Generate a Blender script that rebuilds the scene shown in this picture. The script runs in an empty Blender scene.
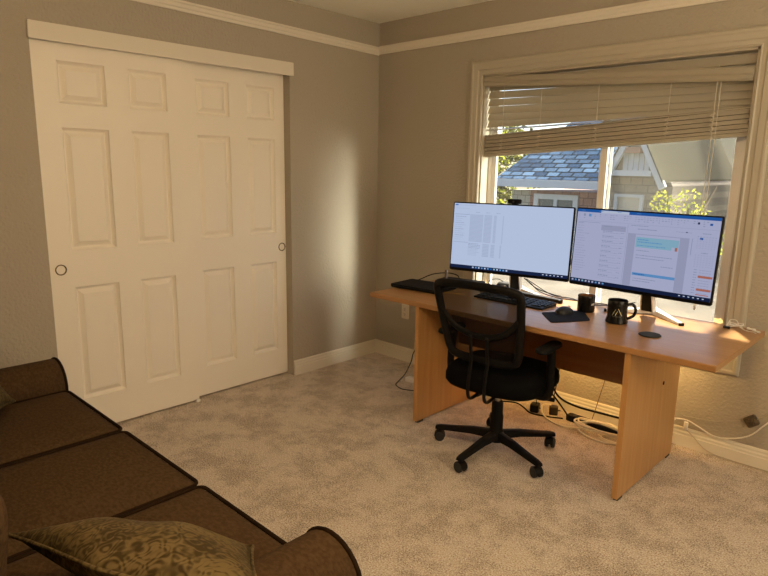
import bpy, bmesh, math, random
from mathutils import Vector, Matrix
random.seed(7)
PI = math.pi
S = bpy.context.scene
COL = S.collection

# ------------------------------------------------------------------ materials
def new_mat(name):
    m = bpy.data.materials.new(name); m.use_nodes = True
    nt = m.node_tree; nt.nodes.clear()
    out = nt.nodes.new('ShaderNodeOutputMaterial')
    return m, nt, out

def pmat(name, col, rough=0.5, metal=0.0, spec=0.5, var=0.0, vscale=8.0, bump=0.0, bscale=200.0, stretch=(1, 1, 1),
         col2=None, detail=3.0, coat=0.0, sheen=0.0, bdist=0.01, bstretch=(1, 1, 1)):
    """principled material: base colour with noise variation towards col2, and a noise bump"""
    m, nt, out = new_mat(name); N = nt.nodes; L = nt.links
    b = N.new('ShaderNodeBsdfPrincipled'); L.new(b.outputs[0], out.inputs[0])
    b.inputs['Roughness'].default_value = rough; b.inputs['Metallic'].default_value = metal
    b.inputs['Specular IOR Level'].default_value = spec
    b.inputs['Coat Weight'].default_value = coat
    b.inputs['Sheen Weight'].default_value = sheen
    b.inputs['Base Color'].default_value = (*col, 1)
    tc = N.new('ShaderNodeTexCoord')
    if var or col2:
        c2 = col2 or tuple(c * (1 - var) for c in col)
        mp = N.new('ShaderNodeMapping'); mp.inputs['Scale'].default_value = stretch
        L.new(tc.outputs['Object'], mp.inputs[0])
        nz = N.new('ShaderNodeTexNoise'); nz.inputs['Scale'].default_value = vscale; nz.inputs['Detail'].default_value = detail
        L.new(mp.outputs[0], nz.inputs['Vector'])
        rp = N.new('ShaderNodeValToRGB')
        rp.color_ramp.elements[0].position = 0.36; rp.color_ramp.elements[1].position = 0.64
        rp.color_ramp.elements[0].color = (*c2, 1); rp.color_ramp.elements[1].color = (*col, 1)
        L.new(nz.outputs[0], rp.inputs[0]); L.new(rp.outputs[0], b.inputs['Base Color'])
    if bump:
        mp2 = N.new('ShaderNodeMapping'); mp2.inputs['Scale'].default_value = bstretch
        L.new(tc.outputs['Object'], mp2.inputs[0])
        n2 = N.new('ShaderNodeTexNoise'); n2.inputs['Scale'].default_value = bscale; n2.inputs['Detail'].default_value = 3
        L.new(mp2.outputs[0], n2.inputs['Vector'])
        bp = N.new('ShaderNodeBump'); bp.inputs['Strength'].default_value = bump; bp.inputs['Distance'].default_value = bdist
        L.new(n2.outputs[0], bp.inputs['Height']); L.new(bp.outputs[0], b.inputs['Normal'])
    return m

def emat(name, col, strength=1.0):
    m, nt, out = new_mat(name)
    e = nt.nodes.new('ShaderNodeEmission'); e.inputs[0].default_value = (*col, 1); e.inputs[1].default_value = strength
    nt.links.new(e.outputs[0], out.inputs[0]); return m

def carpet_mat():
    m, nt, out = new_mat('carpet'); N = nt.nodes; L = nt.links
    b = N.new('ShaderNodeBsdfPrincipled'); L.new(b.outputs[0], out.inputs[0])
    b.inputs['Roughness'].default_value = 0.95; b.inputs['Specular IOR Level'].default_value = 0.1
    tc = N.new('ShaderNodeTexCoord')
    big = N.new('ShaderNodeTexNoise'); big.inputs['Scale'].default_value = 5.0; big.inputs['Detail'].default_value = 9
    big.inputs['Roughness'].default_value = 0.74; big.inputs['Distortion'].default_value = 0.10
    L.new(tc.outputs['Object'], big.inputs['Vector'])
    r1 = N.new('ShaderNodeValToRGB'); r1.color_ramp.elements[0].position = 0.42; r1.color_ramp.elements[1].position = 0.55
    r1.color_ramp.elements[0].color = (0.485, 0.415, 0.345, 1); r1.color_ramp.elements[1].color = (0.675, 0.590, 0.505, 1)  # pile shading put into the colour as random lighter and darker mottling
    L.new(big.outputs[0], r1.inputs[0])
    fine = N.new('ShaderNodeTexNoise'); fine.inputs['Scale'].default_value = 165; fine.inputs['Detail'].default_value = 5
    L.new(tc.outputs['Object'], fine.inputs['Vector'])
    mx = N.new('ShaderNodeMix'); mx.data_type = 'RGBA'; mx.blend_type = 'OVERLAY'; mx.inputs[0].default_value = 0.95
    fr = N.new('ShaderNodeMapRange'); fr.inputs['From Min'].default_value = .30; fr.inputs['From Max'].default_value = .70; fr.inputs['To Min'].default_value = .12; fr.inputs['To Max'].default_value = .88
    L.new(fine.outputs[0], fr.inputs['Value']); L.new(r1.outputs[0], mx.inputs[6]); L.new(fr.outputs[0], mx.inputs[7]); L.new(mx.outputs[2], b.inputs['Base Color'])
    med = N.new('ShaderNodeTexNoise'); med.inputs['Scale'].default_value = 26; med.inputs['Detail'].default_value = 4
    L.new(tc.outputs['Object'], med.inputs['Vector'])
    ad = N.new('ShaderNodeMath'); ad.operation = 'MULTIPLY_ADD'; ad.inputs[1].default_value = 0.9
    L.new(med.outputs[0], ad.inputs[0]); L.new(fine.outputs[0], ad.inputs[2])
    bp = N.new('ShaderNodeBump'); bp.inputs['Strength'].default_value = 0.75; bp.inputs['Distance'].default_value = 0.014
    L.new(ad.outputs[0], bp.inputs['Height']); L.new(bp.outputs[0], b.inputs['Normal'])
    return m

def wood_mat(name, c1, c2, axis, rough=0.33):
    m, nt, out = new_mat(name); N = nt.nodes; L = nt.links
    b = N.new('ShaderNodeBsdfPrincipled'); L.new(b.outputs[0], out.inputs[0])
    b.inputs['Roughness'].default_value = rough; b.inputs['Specular IOR Level'].default_value = 0.45
    tc = N.new('ShaderNodeTexCoord'); mp = N.new('ShaderNodeMapping')
    sc = [22, 22, 22]; sc[axis] = 1.3; mp.inputs['Scale'].default_value = sc
    L.new(tc.outputs['Object'], mp.inputs[0])
    nz = N.new('ShaderNodeTexNoise'); nz.inputs['Scale'].default_value = 1.6; nz.inputs['Detail'].default_value = 6
    L.new(mp.outputs[0], nz.inputs['Vector'])
    rp = N.new('ShaderNodeValToRGB'); rp.color_ramp.elements[0].position = 0.3; rp.color_ramp.elements[1].position = 0.7
    rp.color_ramp.elements[0].color = (*c2, 1); rp.color_ramp.elements[1].color = (*c1, 1)
    L.new(nz.outputs[0], rp.inputs[0]); L.new(rp.outputs[0], b.inputs['Base Color'])
    return m

def paisley_mat():
    m, nt, out = new_mat('paisley_fabric'); N = nt.nodes; L = nt.links
    b = N.new('ShaderNodeBsdfPrincipled'); L.new(b.outputs[0], out.inputs[0])
    b.inputs['Roughness'].default_value = 0.65; b.inputs['Specular IOR Level'].default_value = 0.1; b.inputs['Sheen Weight'].default_value = 0.0
    tc = N.new('ShaderNodeTexCoord')
    def math_(op, a, bb=None, cc=None):
        n = N.new('ShaderNodeMath'); n.operation = op
        for i, v in enumerate((a, bb, cc)):
            if v is None: continue
            if isinstance(v, (int, float)): n.inputs[i].default_value = v
            else: L.new(v, n.inputs[i])
        return n.outputs[0]
    w1 = N.new('ShaderNodeTexNoise'); w1.inputs['Scale'].default_value = 22; w1.inputs['Detail'].default_value = 1
    L.new(tc.outputs['Object'], w1.inputs['Vector'])
    mx = N.new('ShaderNodeMix'); mx.data_type = 'VECTOR'; mx.inputs[0].default_value = 0.07
    L.new(tc.outputs['Object'], mx.inputs[4]); L.new(w1.outputs['Color'], mx.inputs[5])
    vo = N.new('ShaderNodeTexVoronoi'); vo.inputs['Scale'].default_value = 21; L.new(mx.outputs[1], vo.inputs['Vector'])
    rings = math_('SINE', math_('MULTIPLY', vo.outputs['Distance'], 19.0))
    nz = N.new('ShaderNodeTexNoise'); nz.inputs['Scale'].default_value = 17; nz.inputs['Detail'].default_value = 1.5; L.new(tc.outputs['Object'], nz.inputs['Vector'])
    scroll = math_('SINE', math_('MULTIPLY', nz.outputs[0], 62.0))
    big = N.new('ShaderNodeTexNoise'); big.inputs['Scale'].default_value = 9; L.new(tc.outputs['Object'], big.inputs['Vector'])
    v = math_('ADD', math_('MULTIPLY', rings, .17), math_('MULTIPLY', scroll, .15))
    v = math_('ADD', v, big.outputs[0])
    rp = N.new('ShaderNodeValToRGB'); rp.color_ramp.elements[0].position = 0.28; rp.color_ramp.elements[1].position = 0.72
    rp.color_ramp.elements[0].color = (0.036, 0.024, 0.008, 1); rp.color_ramp.elements[1].color = (0.120, 0.087, 0.036, 1)
    L.new(v, rp.inputs[0]); L.new(rp.outputs[0], b.inputs['Base Color'])
    return m

def see_mat(name, col, opacity, rough=0.6, translucent=0.5, glossy=0.0):
    """partly see-through sheet: mesh fabric, insect screen, dusty glass"""
    m, nt, out = new_mat(name); N = nt.nodes; L = nt.links
    tr = N.new('ShaderNodeBsdfTransparent'); df = N.new('ShaderNodeBsdfDiffuse'); tl = N.new('ShaderNodeBsdfTranslucent')
    df.inputs[0].default_value = (*col, 1); tl.inputs[0].default_value = (*col, 1)
    a = N.new('ShaderNodeMixShader'); a.inputs[0].default_value = translucent
    L.new(df.outputs[0], a.inputs[1]); L.new(tl.outputs[0], a.inputs[2])
    c = N.new('ShaderNodeMixShader'); c.inputs[0].default_value = opacity
    L.new(tr.outputs[0], c.inputs[1]); L.new(a.outputs[0], c.inputs[2])
    last = c
    if glossy:
        g = N.new('ShaderNodeBsdfGlossy'); g.inputs['Roughness'].default_value = 0.02
        d = N.new('ShaderNodeMixShader'); d.inputs[0].default_value = glossy
        L.new(c.outputs[0], d.inputs[1]); L.new(g.outputs[0], d.inputs[2]); last = d
    L.new(last.outputs[0], out.inputs[0]); return m

def blind_mat():
    m, nt, out = new_mat('blind_slat_dimmed'); N = nt.nodes; L = nt.links
    b = N.new('ShaderNodeBsdfPrincipled'); b.inputs['Base Color'].default_value = (0.46, 0.42, 0.34, 1); b.inputs['Roughness'].default_value = 0.35  # white slats darkened, the dim tone beside bright glass put into the colour
    tl = N.new('ShaderNodeBsdfTranslucent'); tl.inputs[0].default_value = (0.75, 0.66, 0.5, 1)
    x = N.new('ShaderNodeMixShader'); x.inputs[0].default_value = 0.3
    L.new(b.outputs[0], x.inputs[1]); L.new(tl.outputs[0], x.inputs[2]); L.new(x.outputs[0], out.inputs[0]); return m

def roof_mat():
    m, nt, out = new_mat('roof_shingles'); N = nt.nodes; L = nt.links
    b = N.new('ShaderNodeBsdfPrincipled'); L.new(b.outputs[0], out.inputs[0]); b.inputs['Roughness'].default_value = 0.5
    tc = N.new('ShaderNodeTexCoord'); br = N.new('ShaderNodeTexBrick')
    br.inputs['Color1'].default_value = (0.020, 0.040, 0.080, 1); br.inputs['Color2'].default_value = (0.085, 0.145, 0.235, 1); br.inputs['Mortar'].default_value = (0.006, 0.010, 0.016, 1)
    br.inputs['Scale'].default_value = 1.0; br.inputs['Brick Width'].default_value = 0.30; br.inputs['Row Height'].default_value = 0.17; br.inputs['Mortar Size'].default_value = 0.02
    L.new(tc.outputs['Object'], br.inputs[0]); L.new(br.outputs[0], b.inputs['Base Color']); b.inputs['Roughness'].default_value = .8; b.inputs['Specular IOR Level'].default_value = .0
    return m

def siding_mat(name, c1, c2, row):
    m, nt, out = new_mat(name); N = nt.nodes; L = nt.links
    b = N.new('ShaderNodeBsdfPrincipled'); L.new(b.outputs[0], out.inputs[0]); b.inputs['Roughness'].default_value = 0.8
    tc = N.new('ShaderNodeTexCoord'); mp = N.new('ShaderNodeMapping'); mp.inputs['Rotation'].default_value = (PI/2, 0, 0)
    L.new(tc.outputs['Object'], mp.inputs[0])
    br = N.new('ShaderNodeTexBrick')
    br.inputs['Color1'].default_value = (*c1, 1); br.inputs['Color2'].default_value = (*c2, 1); br.inputs['Mortar'].default_value = tuple(x*0.6 for x in c2) + (1,)
    br.inputs['Scale'].default_value = 1.0; br.inputs['Brick Width'].default_value = 0.2; br.inputs['Row Height'].default_value = row; br.inputs['Mortar Size'].default_value = 0.01
    L.new(mp.outputs[0], br.inputs[0]); L.new(br.outputs[0], b.inputs['Base Color']); return m

WALL = pmat('greige_paint', (0.41, 0.37, 0.305), rough=0.6, spec=0.3, bump=0.8, bscale=62, bdist=0.008)
CEIL = pmat('ceiling_paint', (0.92, 0.92, 0.84), rough=0.8, bump=0.5, bscale=90, bdist=0.006)
TRIM = pmat('trim_white', (0.74, 0.70, 0.61), rough=0.35)
CASM = pmat('casing_dimmed_cream', (0.45, 0.41, 0.33), rough=0.4)  # trim cream with the dimness around the bright window put into its colour
DOOR = pmat('door_white', (0.88, 0.83, 0.74), rough=0.38, bump=0.10, bscale=14, bstretch=(8, 8, 0.7), bdist=0.004)
CARPET = carpet_mat()
DESK = wood_mat('beech_laminate', (0.42, 0.225, 0.090), (0.35, 0.175, 0.065), 0, 0.30)
DESKV = wood_mat('beech_laminate_upright', (0.53, 0.295, 0.115), (0.45, 0.235, 0.08), 2, 0.33)
BLACK = pmat('black_plastic', (0.0045, 0.004, 0.004), rough=0.5, spec=0.15, bump=0.1, bscale=400, bdist=0.001)
BLACKM = pmat('black_matte', (0.006, 0.0055, 0.0055), rough=0.7, spec=0.15)
BLACKF = pmat('black_fabric', (0.0035, 0.0035, 0.004), rough=0.9, spec=0.05, bump=0.4, bscale=500, bdist=0.002)
DARK = pmat('charcoal_plastic', (0.012, 0.012, 0.013), rough=0.4, spec=0.3)
PADM = pmat('mouse_pad_fabric', (0.010, 0.010, 0.014), rough=0.8, spec=0.1)
SILVER = pmat('silver_metal', (0.62, 0.61, 0.6), rough=0.3, metal=1.0)
SILVERP = pmat('silver_paint', (0.75, 0.75, 0.74), rough=0.35)
NICKEL = pmat('antique_nickel', (0.25, 0.20, 0.13), rough=0.25, metal=1.0)
WHITEP = pmat('white_plastic', (0.80, 0.78, 0.74), rough=0.4)
IVORY = pmat('ivory_plastic', (0.72, 0.66, 0.55), rough=0.4)
CREAMC = pmat('cream_cable', (0.86, 0.80, 0.64), rough=0.45)
SOFA = pmat('brown_chenille', (0.072, 0.043, 0.021), rough=0.95, spec=0.08, col2=(0.047, 0.027, 0.0125), vscale=90, bump=0.5, bscale=230, bdist=0.003, stretch=(0.8, 1.2, 1))
PIPE = pmat('dark_piping', (0.018, 0.010, 0.005), rough=0.9, spec=0.05)
PAIS = paisley_mat()
MESHB = see_mat('black_mesh_fabric', (0.012, 0.012, 0.012), 0.76, translucent=0.1)
MESHL = see_mat('black_lumbar_mesh_fabric', (0.012, 0.010, 0.010), 0.86, translucent=0.1)
GLASS = see_mat('window_glass', (0.6, 0.6, 0.56), 0.02, translucent=0.5, glossy=0.03)
SCREEN = see_mat('insect_screen', (0.30, 0.28, 0.22), 0.22, translucent=0.55)
BLIND = blind_mat()
CUP = pmat('black_glaze', (0.006, 0.006, 0.006), rough=0.25, spec=0.3)
CUPIN = pmat('brown_glaze', (0.20, 0.085, 0.025), rough=0.3)
RUBBER = pmat('rubber_black', (0.010, 0.010, 0.010), rough=0.6)
BRASSJ = pmat('brown_jack', (0.12, 0.085, 0.05), rough=0.5, col2=(0.05, 0.035, 0.02), vscale=60)

# ------------------------------------------------------------------ mesh helpers
def box(bm, a, b, mi=0):
    xs = (min(a[0], b[0]), max(a[0], b[0])); ys = (min(a[1], b[1]), max(a[1], b[1])); zs = (min(a[2], b[2]), max(a[2], b[2]))
    v = [bm.verts.new((x, y, z)) for x in xs for y in ys for z in zs]
    for f in ((0, 1, 3, 2), (4, 6, 7, 5), (0, 4, 5, 1), (2, 3, 7, 6), (0, 2, 6, 4), (1, 5, 7, 3)):
        fc = bm.faces.new([v[i] for i in f]); fc.material_index = mi
    return v

def quad(bm, pts, mi=0):
    f = bm.faces.new([bm.verts.new(p) for p in pts]); f.material_index = mi; return f

def loft(bm, rings, closed_ring=True, cap0=True, cap1=True, closed_path=False, mi=0):
    R = [[bm.verts.new(p) for p in r] for r in rings]
    n = len(R[0]); m = len(R)
    for i in range(m if closed_path else m - 1):
        A, B = R[i], R[(i + 1) % m]
        for j in range(n if closed_ring else n - 1):
            k = (j + 1) % n
            f = bm.faces.new((A[j], A[k], B[k], B[j])); f.material_index = mi
    if not closed_path and closed_ring:
        if cap0: bm.faces.new(list(reversed(R[0]))).material_index = mi
        if cap1: bm.faces.new(R[-1]).material_index = mi
    return R

def catmull(pts, per=6, closed=False):
    P = [Vector(p) for p in pts]; n = len(P); out = []
    rng = n if closed else n - 1
    for i in range(rng):
        p0 = P[(i - 1) % n] if closed or i > 0 else P[0] * 2 - P[1]
        p1 = P[i]; p2 = P[(i + 1) % n]
        p3 = P[(i + 2) % n] if closed or i + 2 < n else P[-1] * 2 - P[-2]
        for k in range(per):
            t = k / per
            out.append(0.5 * ((2 * p1) + (p2 - p0) * t + (2 * p0 - 5 * p1 + 4 * p2 - p3) * t * t + (3 * p1 - p0 - 3 * p2 + p3) * t ** 3))
    if not closed: out.append(P[-1])
    return out

def tube(bm, pts, r, seg=8, closed=False, up=None, r2=None, mi=0):
    """sweep an ellipse along a polyline; r is a number or a list; r2 the second radius"""
    P = [Vector(p) for p in pts]; n = len(P); rings = []; prev = None
    for i in range(n):
        a = P[(i - 1) % n] if closed or i > 0 else P[i]; b = P[(i + 1) % n] if closed or i < n - 1 else P[i]
        t = (b - a).normalized()
        ref = Vector(up) if up else (prev if prev is not None else (Vector((0, 0, 1)) if abs(t.z) < 0.9 else Vector((1, 0, 0))))
        u = ref - t * ref.dot(t)
        if u.length < 1e-5: u = t.orthogonal()
        u.normalize(); w = t.cross(u); prev = u
        ra = r[i] if isinstance(r, (list, tuple)) else r
        rb = (r2[i] if isinstance(r2, (list, tuple)) else r2) if r2 is not None else ra
        rings.append([P[i] + u * (math.cos(2 * PI * k / seg) * ra) + w * (math.sin(2 * PI * k / seg) * rb) for k in range(seg)])
    loft(bm, rings, closed_path=closed, mi=mi)

def lathe(bm, prof, seg=24, c=(0, 0, 0), mi=0, cap0=True, cap1=True):
    rings = [[(c[0] + r * math.cos(2 * PI * k / seg), c[1] + r * math.sin(2 * PI * k / seg), c[2] + z) for k in range(seg)] for r, z in prof]
    loft(bm, rings, cap0=cap0, cap1=cap1, mi=mi)

def rrect(hx, hy, rad, n=6):
    pts = []
    for cx, cy, a0 in ((hx - rad, hy - rad, 0), (-hx + rad, hy - rad, 90), (-hx + rad, -hy + rad, 180), (hx - rad, -hy + rad, 270)):
        for k in range(n + 1):
            a = math.radians(a0 + 90 * k / n); pts.append((cx + rad * math.cos(a), cy + rad * math.sin(a)))
    return pts

def slab(bm, hx, hy, rad, levels, c=(0, 0, 0), n=6):
    """stack of rounded rectangles; levels = (inset, z)"""
    rings = []
    for ins, z in levels:
        f = max(0.01, rad - ins * 0.5)
        rings.append([(c[0] + x, c[1] + y, c[2] + z) for x, y in rrect(hx - ins, hy - ins, min(f, min(hx, hy) - ins - 1e-4), n)])
    loft(bm, rings)

def obj(name, bm, mats, parent=None, bevel=0.0, smooth=False, sub=0, auto=None, seg=2, local=False):
    me = bpy.data.meshes.new(name)
    bmesh.ops.recalc_face_normals(bm, faces=bm.faces)
    if parent is not None and not local:
        bmesh.ops.translate(bm, verts=bm.verts, vec=-ABS(parent))
    bm.to_mesh(me); bm.free()
    for m in (mats if isinstance(mats, (list, tuple)) else [mats]): me.materials.append(m)
    o = bpy.data.objects.new(name, me); COL.objects.link(o)
    if parent is not None: o.parent = parent
    if smooth:
        for p in me.polygons: p.use_smooth = True
    if auto is not None:
        for p in me.polygons: p.use_smooth = True
        me.set_sharp_from_angle(angle=math.radians(auto))
    if bevel:
        b = o.modifiers.new('bevel', 'BEVEL'); b.width = bevel; b.segments = seg; b.limit_method = 'ANGLE'; b.angle_limit = math.radians(40)
    if sub:
        s = o.modifiers.new('sub', 'SUBSURF'); s.levels = sub; s.render_levels = sub
    return o

def ABS(o):
    v = Vector(o.location)
    while o.parent is not None:
        o = o.parent; v += Vector(o.location)
    return v

def B(): return bmesh.new()
def tag(o, label, cat, group=None):
    o['label'] = label; o['category'] = cat
    if group: o['group'] = group
    return o
def thing(name, loc, label, cat, rz=0.0, group=None):
    o = bpy.data.objects.new(name, None); o.empty_display_size = 0.1; COL.objects.link(o)
    o.location = loc; o.rotation_euler = (0, 0, rz); return tag(o, label, cat, group)
def struct(name, bm, mats, **k):
    o = obj(name, bm, mats, **k)
    if o.parent is None: o['kind'] = 'structure'
    return o
def quick_box(name, a, b, mat, parent, bevel=0.002, local=False):
    bm = B(); box(bm, a, b); return obj(name, bm, mat, parent, bevel=bevel, local=local)

# ------------------------------------------------------------------ the room
H = 2.5; XR = 4.3; YB = -3.9
bm = B(); box(bm, (-0.8, YB - .15, -0.1), (XR + .15, 0.0, 0)); struct('floor', bm, CARPET)
bm = B(); box(bm, (-0.15, YB - .15, H), (XR + .15, 0.14, H + .1)); struct('ceiling', bm, CEIL)
OL, OR, OT = -2.366, -0.832, 2.075          # closet opening
bm = B()
box(bm, (-.12, YB - .15, 0), (0, OL, H)); box(bm, (-.12, OR, 0), (0, 0.14, H)); box(bm, (-.12, OL, OT), (0, OR, H))
box(bm, (-.75, OL - .1, 0), (-.70, OR + .1, H)); box(bm, (-.70, OL - .15, 0), (-.12, OL - .1, H)); box(bm, (-.70, OR + .1, 0), (-.12, OR + .15, H)); box(bm, (-.7, OL - .1, OT + .1), (-.12, OR + .1, OT + .15))
struct('wall_left', bm, WALL)
WX0, WX1, WZ0, WZ1 = 0.945, 2.507, 0.545, 2.055
bm = B()
box(bm, (0, 0, -.1), (WX0, .14, H)); box(bm, (WX1, 0, -.1), (XR + .15, .14, H)); box(bm, (WX0, 0, -.1), (WX1, .14, WZ0)); box(bm, (WX0, 0, WZ1), (WX1, .14, H))
struct('wall_back', bm, WALL)
RY0, RY1, RZ0, RZ1 = -2.0, -.6, .85, 2.1
bm = B(); box(bm, (XR, YB, 0), (XR + .15, RY0, H)); box(bm, (XR, RY1, 0), (XR + .15, 0, H)); box(bm, (XR, RY0, 0), (XR + .15, RY1, RZ0)); box(bm, (XR, RY0, RZ1), (XR + .15, RY1, H)); struct('wall_right', bm, WALL)
bm = B(); box(bm, (XR - .015, RY0 - .08, RZ0 - .08), (XR + .12, RY0, RZ1 + .08)); box(bm, (XR - .015, RY1, RZ0 - .08), (XR + .12, RY1 + .08, RZ1 + .08)); box(bm, (XR - .015, RY0, RZ1), (XR + .12, RY1, RZ1 + .08)); box(bm, (XR - .03, RY0, RZ0 - .08), (XR + .12, RY1, RZ0)); box(bm, (XR + .05, -1.33, RZ0), (XR + .09, -1.27, RZ1))
w2 = struct('added_glow_window', bm, TRIM); w2['label'] = 'added unseen window in the side wall, its glowing panel lighting the closet doors'
bm = B(); box(bm, (XR + .095, RY0, RZ0), (XR + .10, RY1, RZ1)); obj('glowing_panel', bm, emat('window_panel_glow', (1.0, .83, .56), 5.6), w2)  # added emissive panel, source of the warm side light on the doors
bm = B(); box(bm, (-.12, YB - .15, 0), (XR, YB, H)); struct('wall_front', bm, WALL)

def run(bm, prof, p0, p1, nrm, m0=0.0, m1=0.0):
    """extrude a (protrusion, z) profile between two wall points; m0/m1 mitre along the run per unit protrusion"""
    p0 = Vector(p0); p1 = Vector(p1); d = (p1 - p0).normalized(); n = Vector(nrm)
    r0 = [p0 + n * a + Vector((0, 0, z)) + d * (m0 * a) for a, z in prof]
    r1 = [p1 + n * a + Vector((0, 0, z)) + d * (m1 * a) for a, z in prof]
    loft(bm, [r0, r1])
BASE = [(0, 0), (.016, 0), (.016, .062), (.012, .066), (.012, .078), (.007, .086), (.007, .096), (.003, .104), (0, .106)]
RAIL = [(0, 2.276), (.010, 2.276), (.012, 2.290), (.018, 2.296), (.022, 2.312), (.028, 2.318), (.028, 2.328), (0, 2.330)]
for nm, prof, kind in (('baseboard', BASE, 0), ('trim', RAIL, 1)):
    bm = B()
    if kind == 0:
        run(bm, prof, (0, OR + .005, 0), (0, 0, 0), (1, 0, 0), 0, -1)
        struct('baseboard_left', bm, TRIM)
        bm = B(); run(bm, prof, (0, 0, 0), (XR, 0, 0), (0, -1, 0), 1, -1); struct('baseboard_back', bm, TRIM)
        bm = B(); run(bm, prof, (0, YB, 0), (0, OL - .003, 0), (1, 0, 0), 1, 0); struct('baseboard_front', bm, TRIM)
    else:
        run(bm, prof, (0, YB, .060), (0, 0, .000), (1, 0, 0), 1, -1); struct('trim_1', bm, TRIM)
        bm = B(); run(bm, prof, (0, 0, .007), (XR, 0, .007), (0, -1, 0), 1, -1); struct('trim_2', bm, TRIM)

# closet header board
bm = B(); box(bm, (0.0, OL - .006, 2.042), (.019, OR + .022, 2.124)); struct('trim_3', bm, TRIM, bevel=.002)

# ------------------------------------------------------------------ sliding closet doors
PZ = ((.198, .822), (1.018, 1.640), (1.758, 1.962))
def sliding_door(name, y0, y1, x, panel_y, label):
    bm = B(); z0, z1 = .012, 2.072; th = .032
    cols = sorted({y0, y1} | {v for p in panel_y for v in p}); rows = sorted({z0, z1} | {v for p in PZ for v in p})
    for i in range(len(cols) - 1):
        for j in range(len(rows) - 1):
            a, b, c, d = cols[i], cols[i + 1], rows[j], rows[j + 1]
            if (a, b) in panel_y and (c, d) in PZ:
                lv = [(0, 0), (.003, -.010), (.014, -.022), (.019, -.022), (.041, -.006), (.043, -.005)]
                rg = [[(x + e, a + s, c + s), (x + e, b - s, c + s), (x + e, b - s, d - s), (x + e, a + s, d - s)] for s, e in lv]
                loft(bm, rg, cap0=False)
            else:
                quad(bm, [(x, a, c), (x, b, c), (x, b, d), (x, a, d)])
    xb = x - th
    quad(bm, [(xb, y0, z0), (xb, y0, z1), (xb, y1, z1), (xb, y1, z0)])
    quad(bm, [(x, y0, z0), (x, y0, z1), (xb, y0, z1), (xb, y0, z0)]); quad(bm, [(x, y1, z0), (xb, y1, z0), (xb, y1, z1), (x, y1, z1)])
    quad(bm, [(x, y0, z1), (x, y1, z1), (xb, y1, z1), (xb, y0, z1)]); quad(bm, [(x, y0, z0), (xb, y0, z0), (xb, y1, z0), (x, y1, z0)])
    bmesh.ops.remove_doubles(bm, verts=bm.verts, dist=1e-5)
    o = struct(name, bm, DOOR); o['label'] = label
    return o
def finger_pull(door, x, y, z, label):
    bm = B()
    prof = [(.0285, 0), (.0285, .0035), (.026, .0045), (.0235, .0035), (.0215, -.004), (.019, -.006), (.0, -.006)]
    rg = [[(x + h, y + r * math.cos(2 * PI * k / 28), z + r * math.sin(2 * PI * k / 28)) for k in range(28)] for r, h in prof[:-1]]
    loft(bm, rg, cap0=False)
    o = obj('finger_pull', bm, NICKEL, door, smooth=True); o['label'] = label
d1 = sliding_door('door_1', OL + .002, -1.560, -.022, ((-2.246, -2.012), (-1.890, -1.676)), 'front white six panel sliding closet door, near the sofa')
finger_pull(d1, -.0215, -2.307, .922, 'round antique nickel finger pull')
d2 = sliding_door('door_2', -1.590, OR - .002, -.064, ((-1.474, -1.250), (-1.122, -.912)), 'rear white six panel sliding closet door, near the room corner')
finger_pull(d2, -.0635, -.868, .92, 'round dark nickel finger pull')
bm = B(); box(bm, (-.052, -1.585, 0.0), (-.010, -1.560, .016)); box(bm, (-.060, -1.58, .0), (-.056, -1.565, .03))
g = obj('floor_guide', bm, WHITEP); tag(g, 'small white floor guide beneath the meeting closet doors', 'door guide')

# ------------------------------------------------------------------ window
def sweep_rect(bm, prof, x0, x1, z0, z1, y=0.0):
    """prof = (outward offset from the inner edge, protrusion towards the room)"""
    rings = []
    for cx, cz, sx, sz in ((x0, z0, -1, -1), (x1, z0, 1, -1), (x1, z1, 1, 1), (x0, z1, -1, 1)):
        rings.append([(cx + sx * o, y - p, cz + sz * o) for o, p in prof])
    loft(bm, rings, closed_path=True)
CAS = [(0, 0), (0, .013), (.006, .017), (.012, .012), (.030, .014), (.036, .020), (.062, .022), (.070, .026), (.080, .026), (.088, .018), (.090, .012), (.090, 0)]
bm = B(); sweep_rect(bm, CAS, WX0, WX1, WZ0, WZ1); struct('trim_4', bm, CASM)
bm = B()   # jamb liner
t = .012
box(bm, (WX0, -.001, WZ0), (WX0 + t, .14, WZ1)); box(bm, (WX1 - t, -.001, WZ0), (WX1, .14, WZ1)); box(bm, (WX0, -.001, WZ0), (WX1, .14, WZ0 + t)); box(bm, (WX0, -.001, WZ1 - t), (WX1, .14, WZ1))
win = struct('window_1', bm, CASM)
win['label'] = 'white two pane sliding window behind the monitors'
fx0, fx1, fz0, fz1 = WX0 + t, WX1 - t, WZ0 + t, WZ1 - t
bm = B()
def rect_frame(bm, x0, x1, z0, z1, w, ya, yb):
    box(bm, (x0, ya, z0), (x0 + w, yb, z1)); box(bm, (x1 - w, ya, z0), (x1, yb, z1)); box(bm, (x0 + w, ya, z0), (x1 - w, yb, z0 + w)); box(bm, (x0 + w, ya, z1 - w), (x1 - w, yb, z1))
rect_frame(bm, fx0, fx1, fz0, fz1, .030, .075, .135)
obj('window_frame', bm, WHITEP, win, bevel=.003)
bm = B(); rect_frame(bm, fx0 + .02, 1.772, fz0 + .028, fz1 - .028, .040, .080, .102); sl = obj('sash', bm, WHITEP, win, bevel=.003)
bm = B(); rect_frame(bm, 1.716, fx1 - .028, fz0 + .028, fz1 - .028, .045, .104, .126); sr = obj('sash', bm, WHITEP, win, bevel=.003)
bm = B(); box(bm, (fx0 + .055, .089, fz0 + .06), (1.735, .092, fz1 - .06)); obj('pane', bm, GLASS, sl)
bm = B(); box(bm, (1.75, .113, fz0 + .06), (fx1 - .06, .116, fz1 - .06)); obj('pane', bm, GLASS, sr)
bm = B(); rect_frame(bm, 1.765, fx1 - .034, fz0 + .05, fz1 - .05, .014, .128, .136); isf = obj('screen_frame', bm, WHITEP, win)
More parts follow.
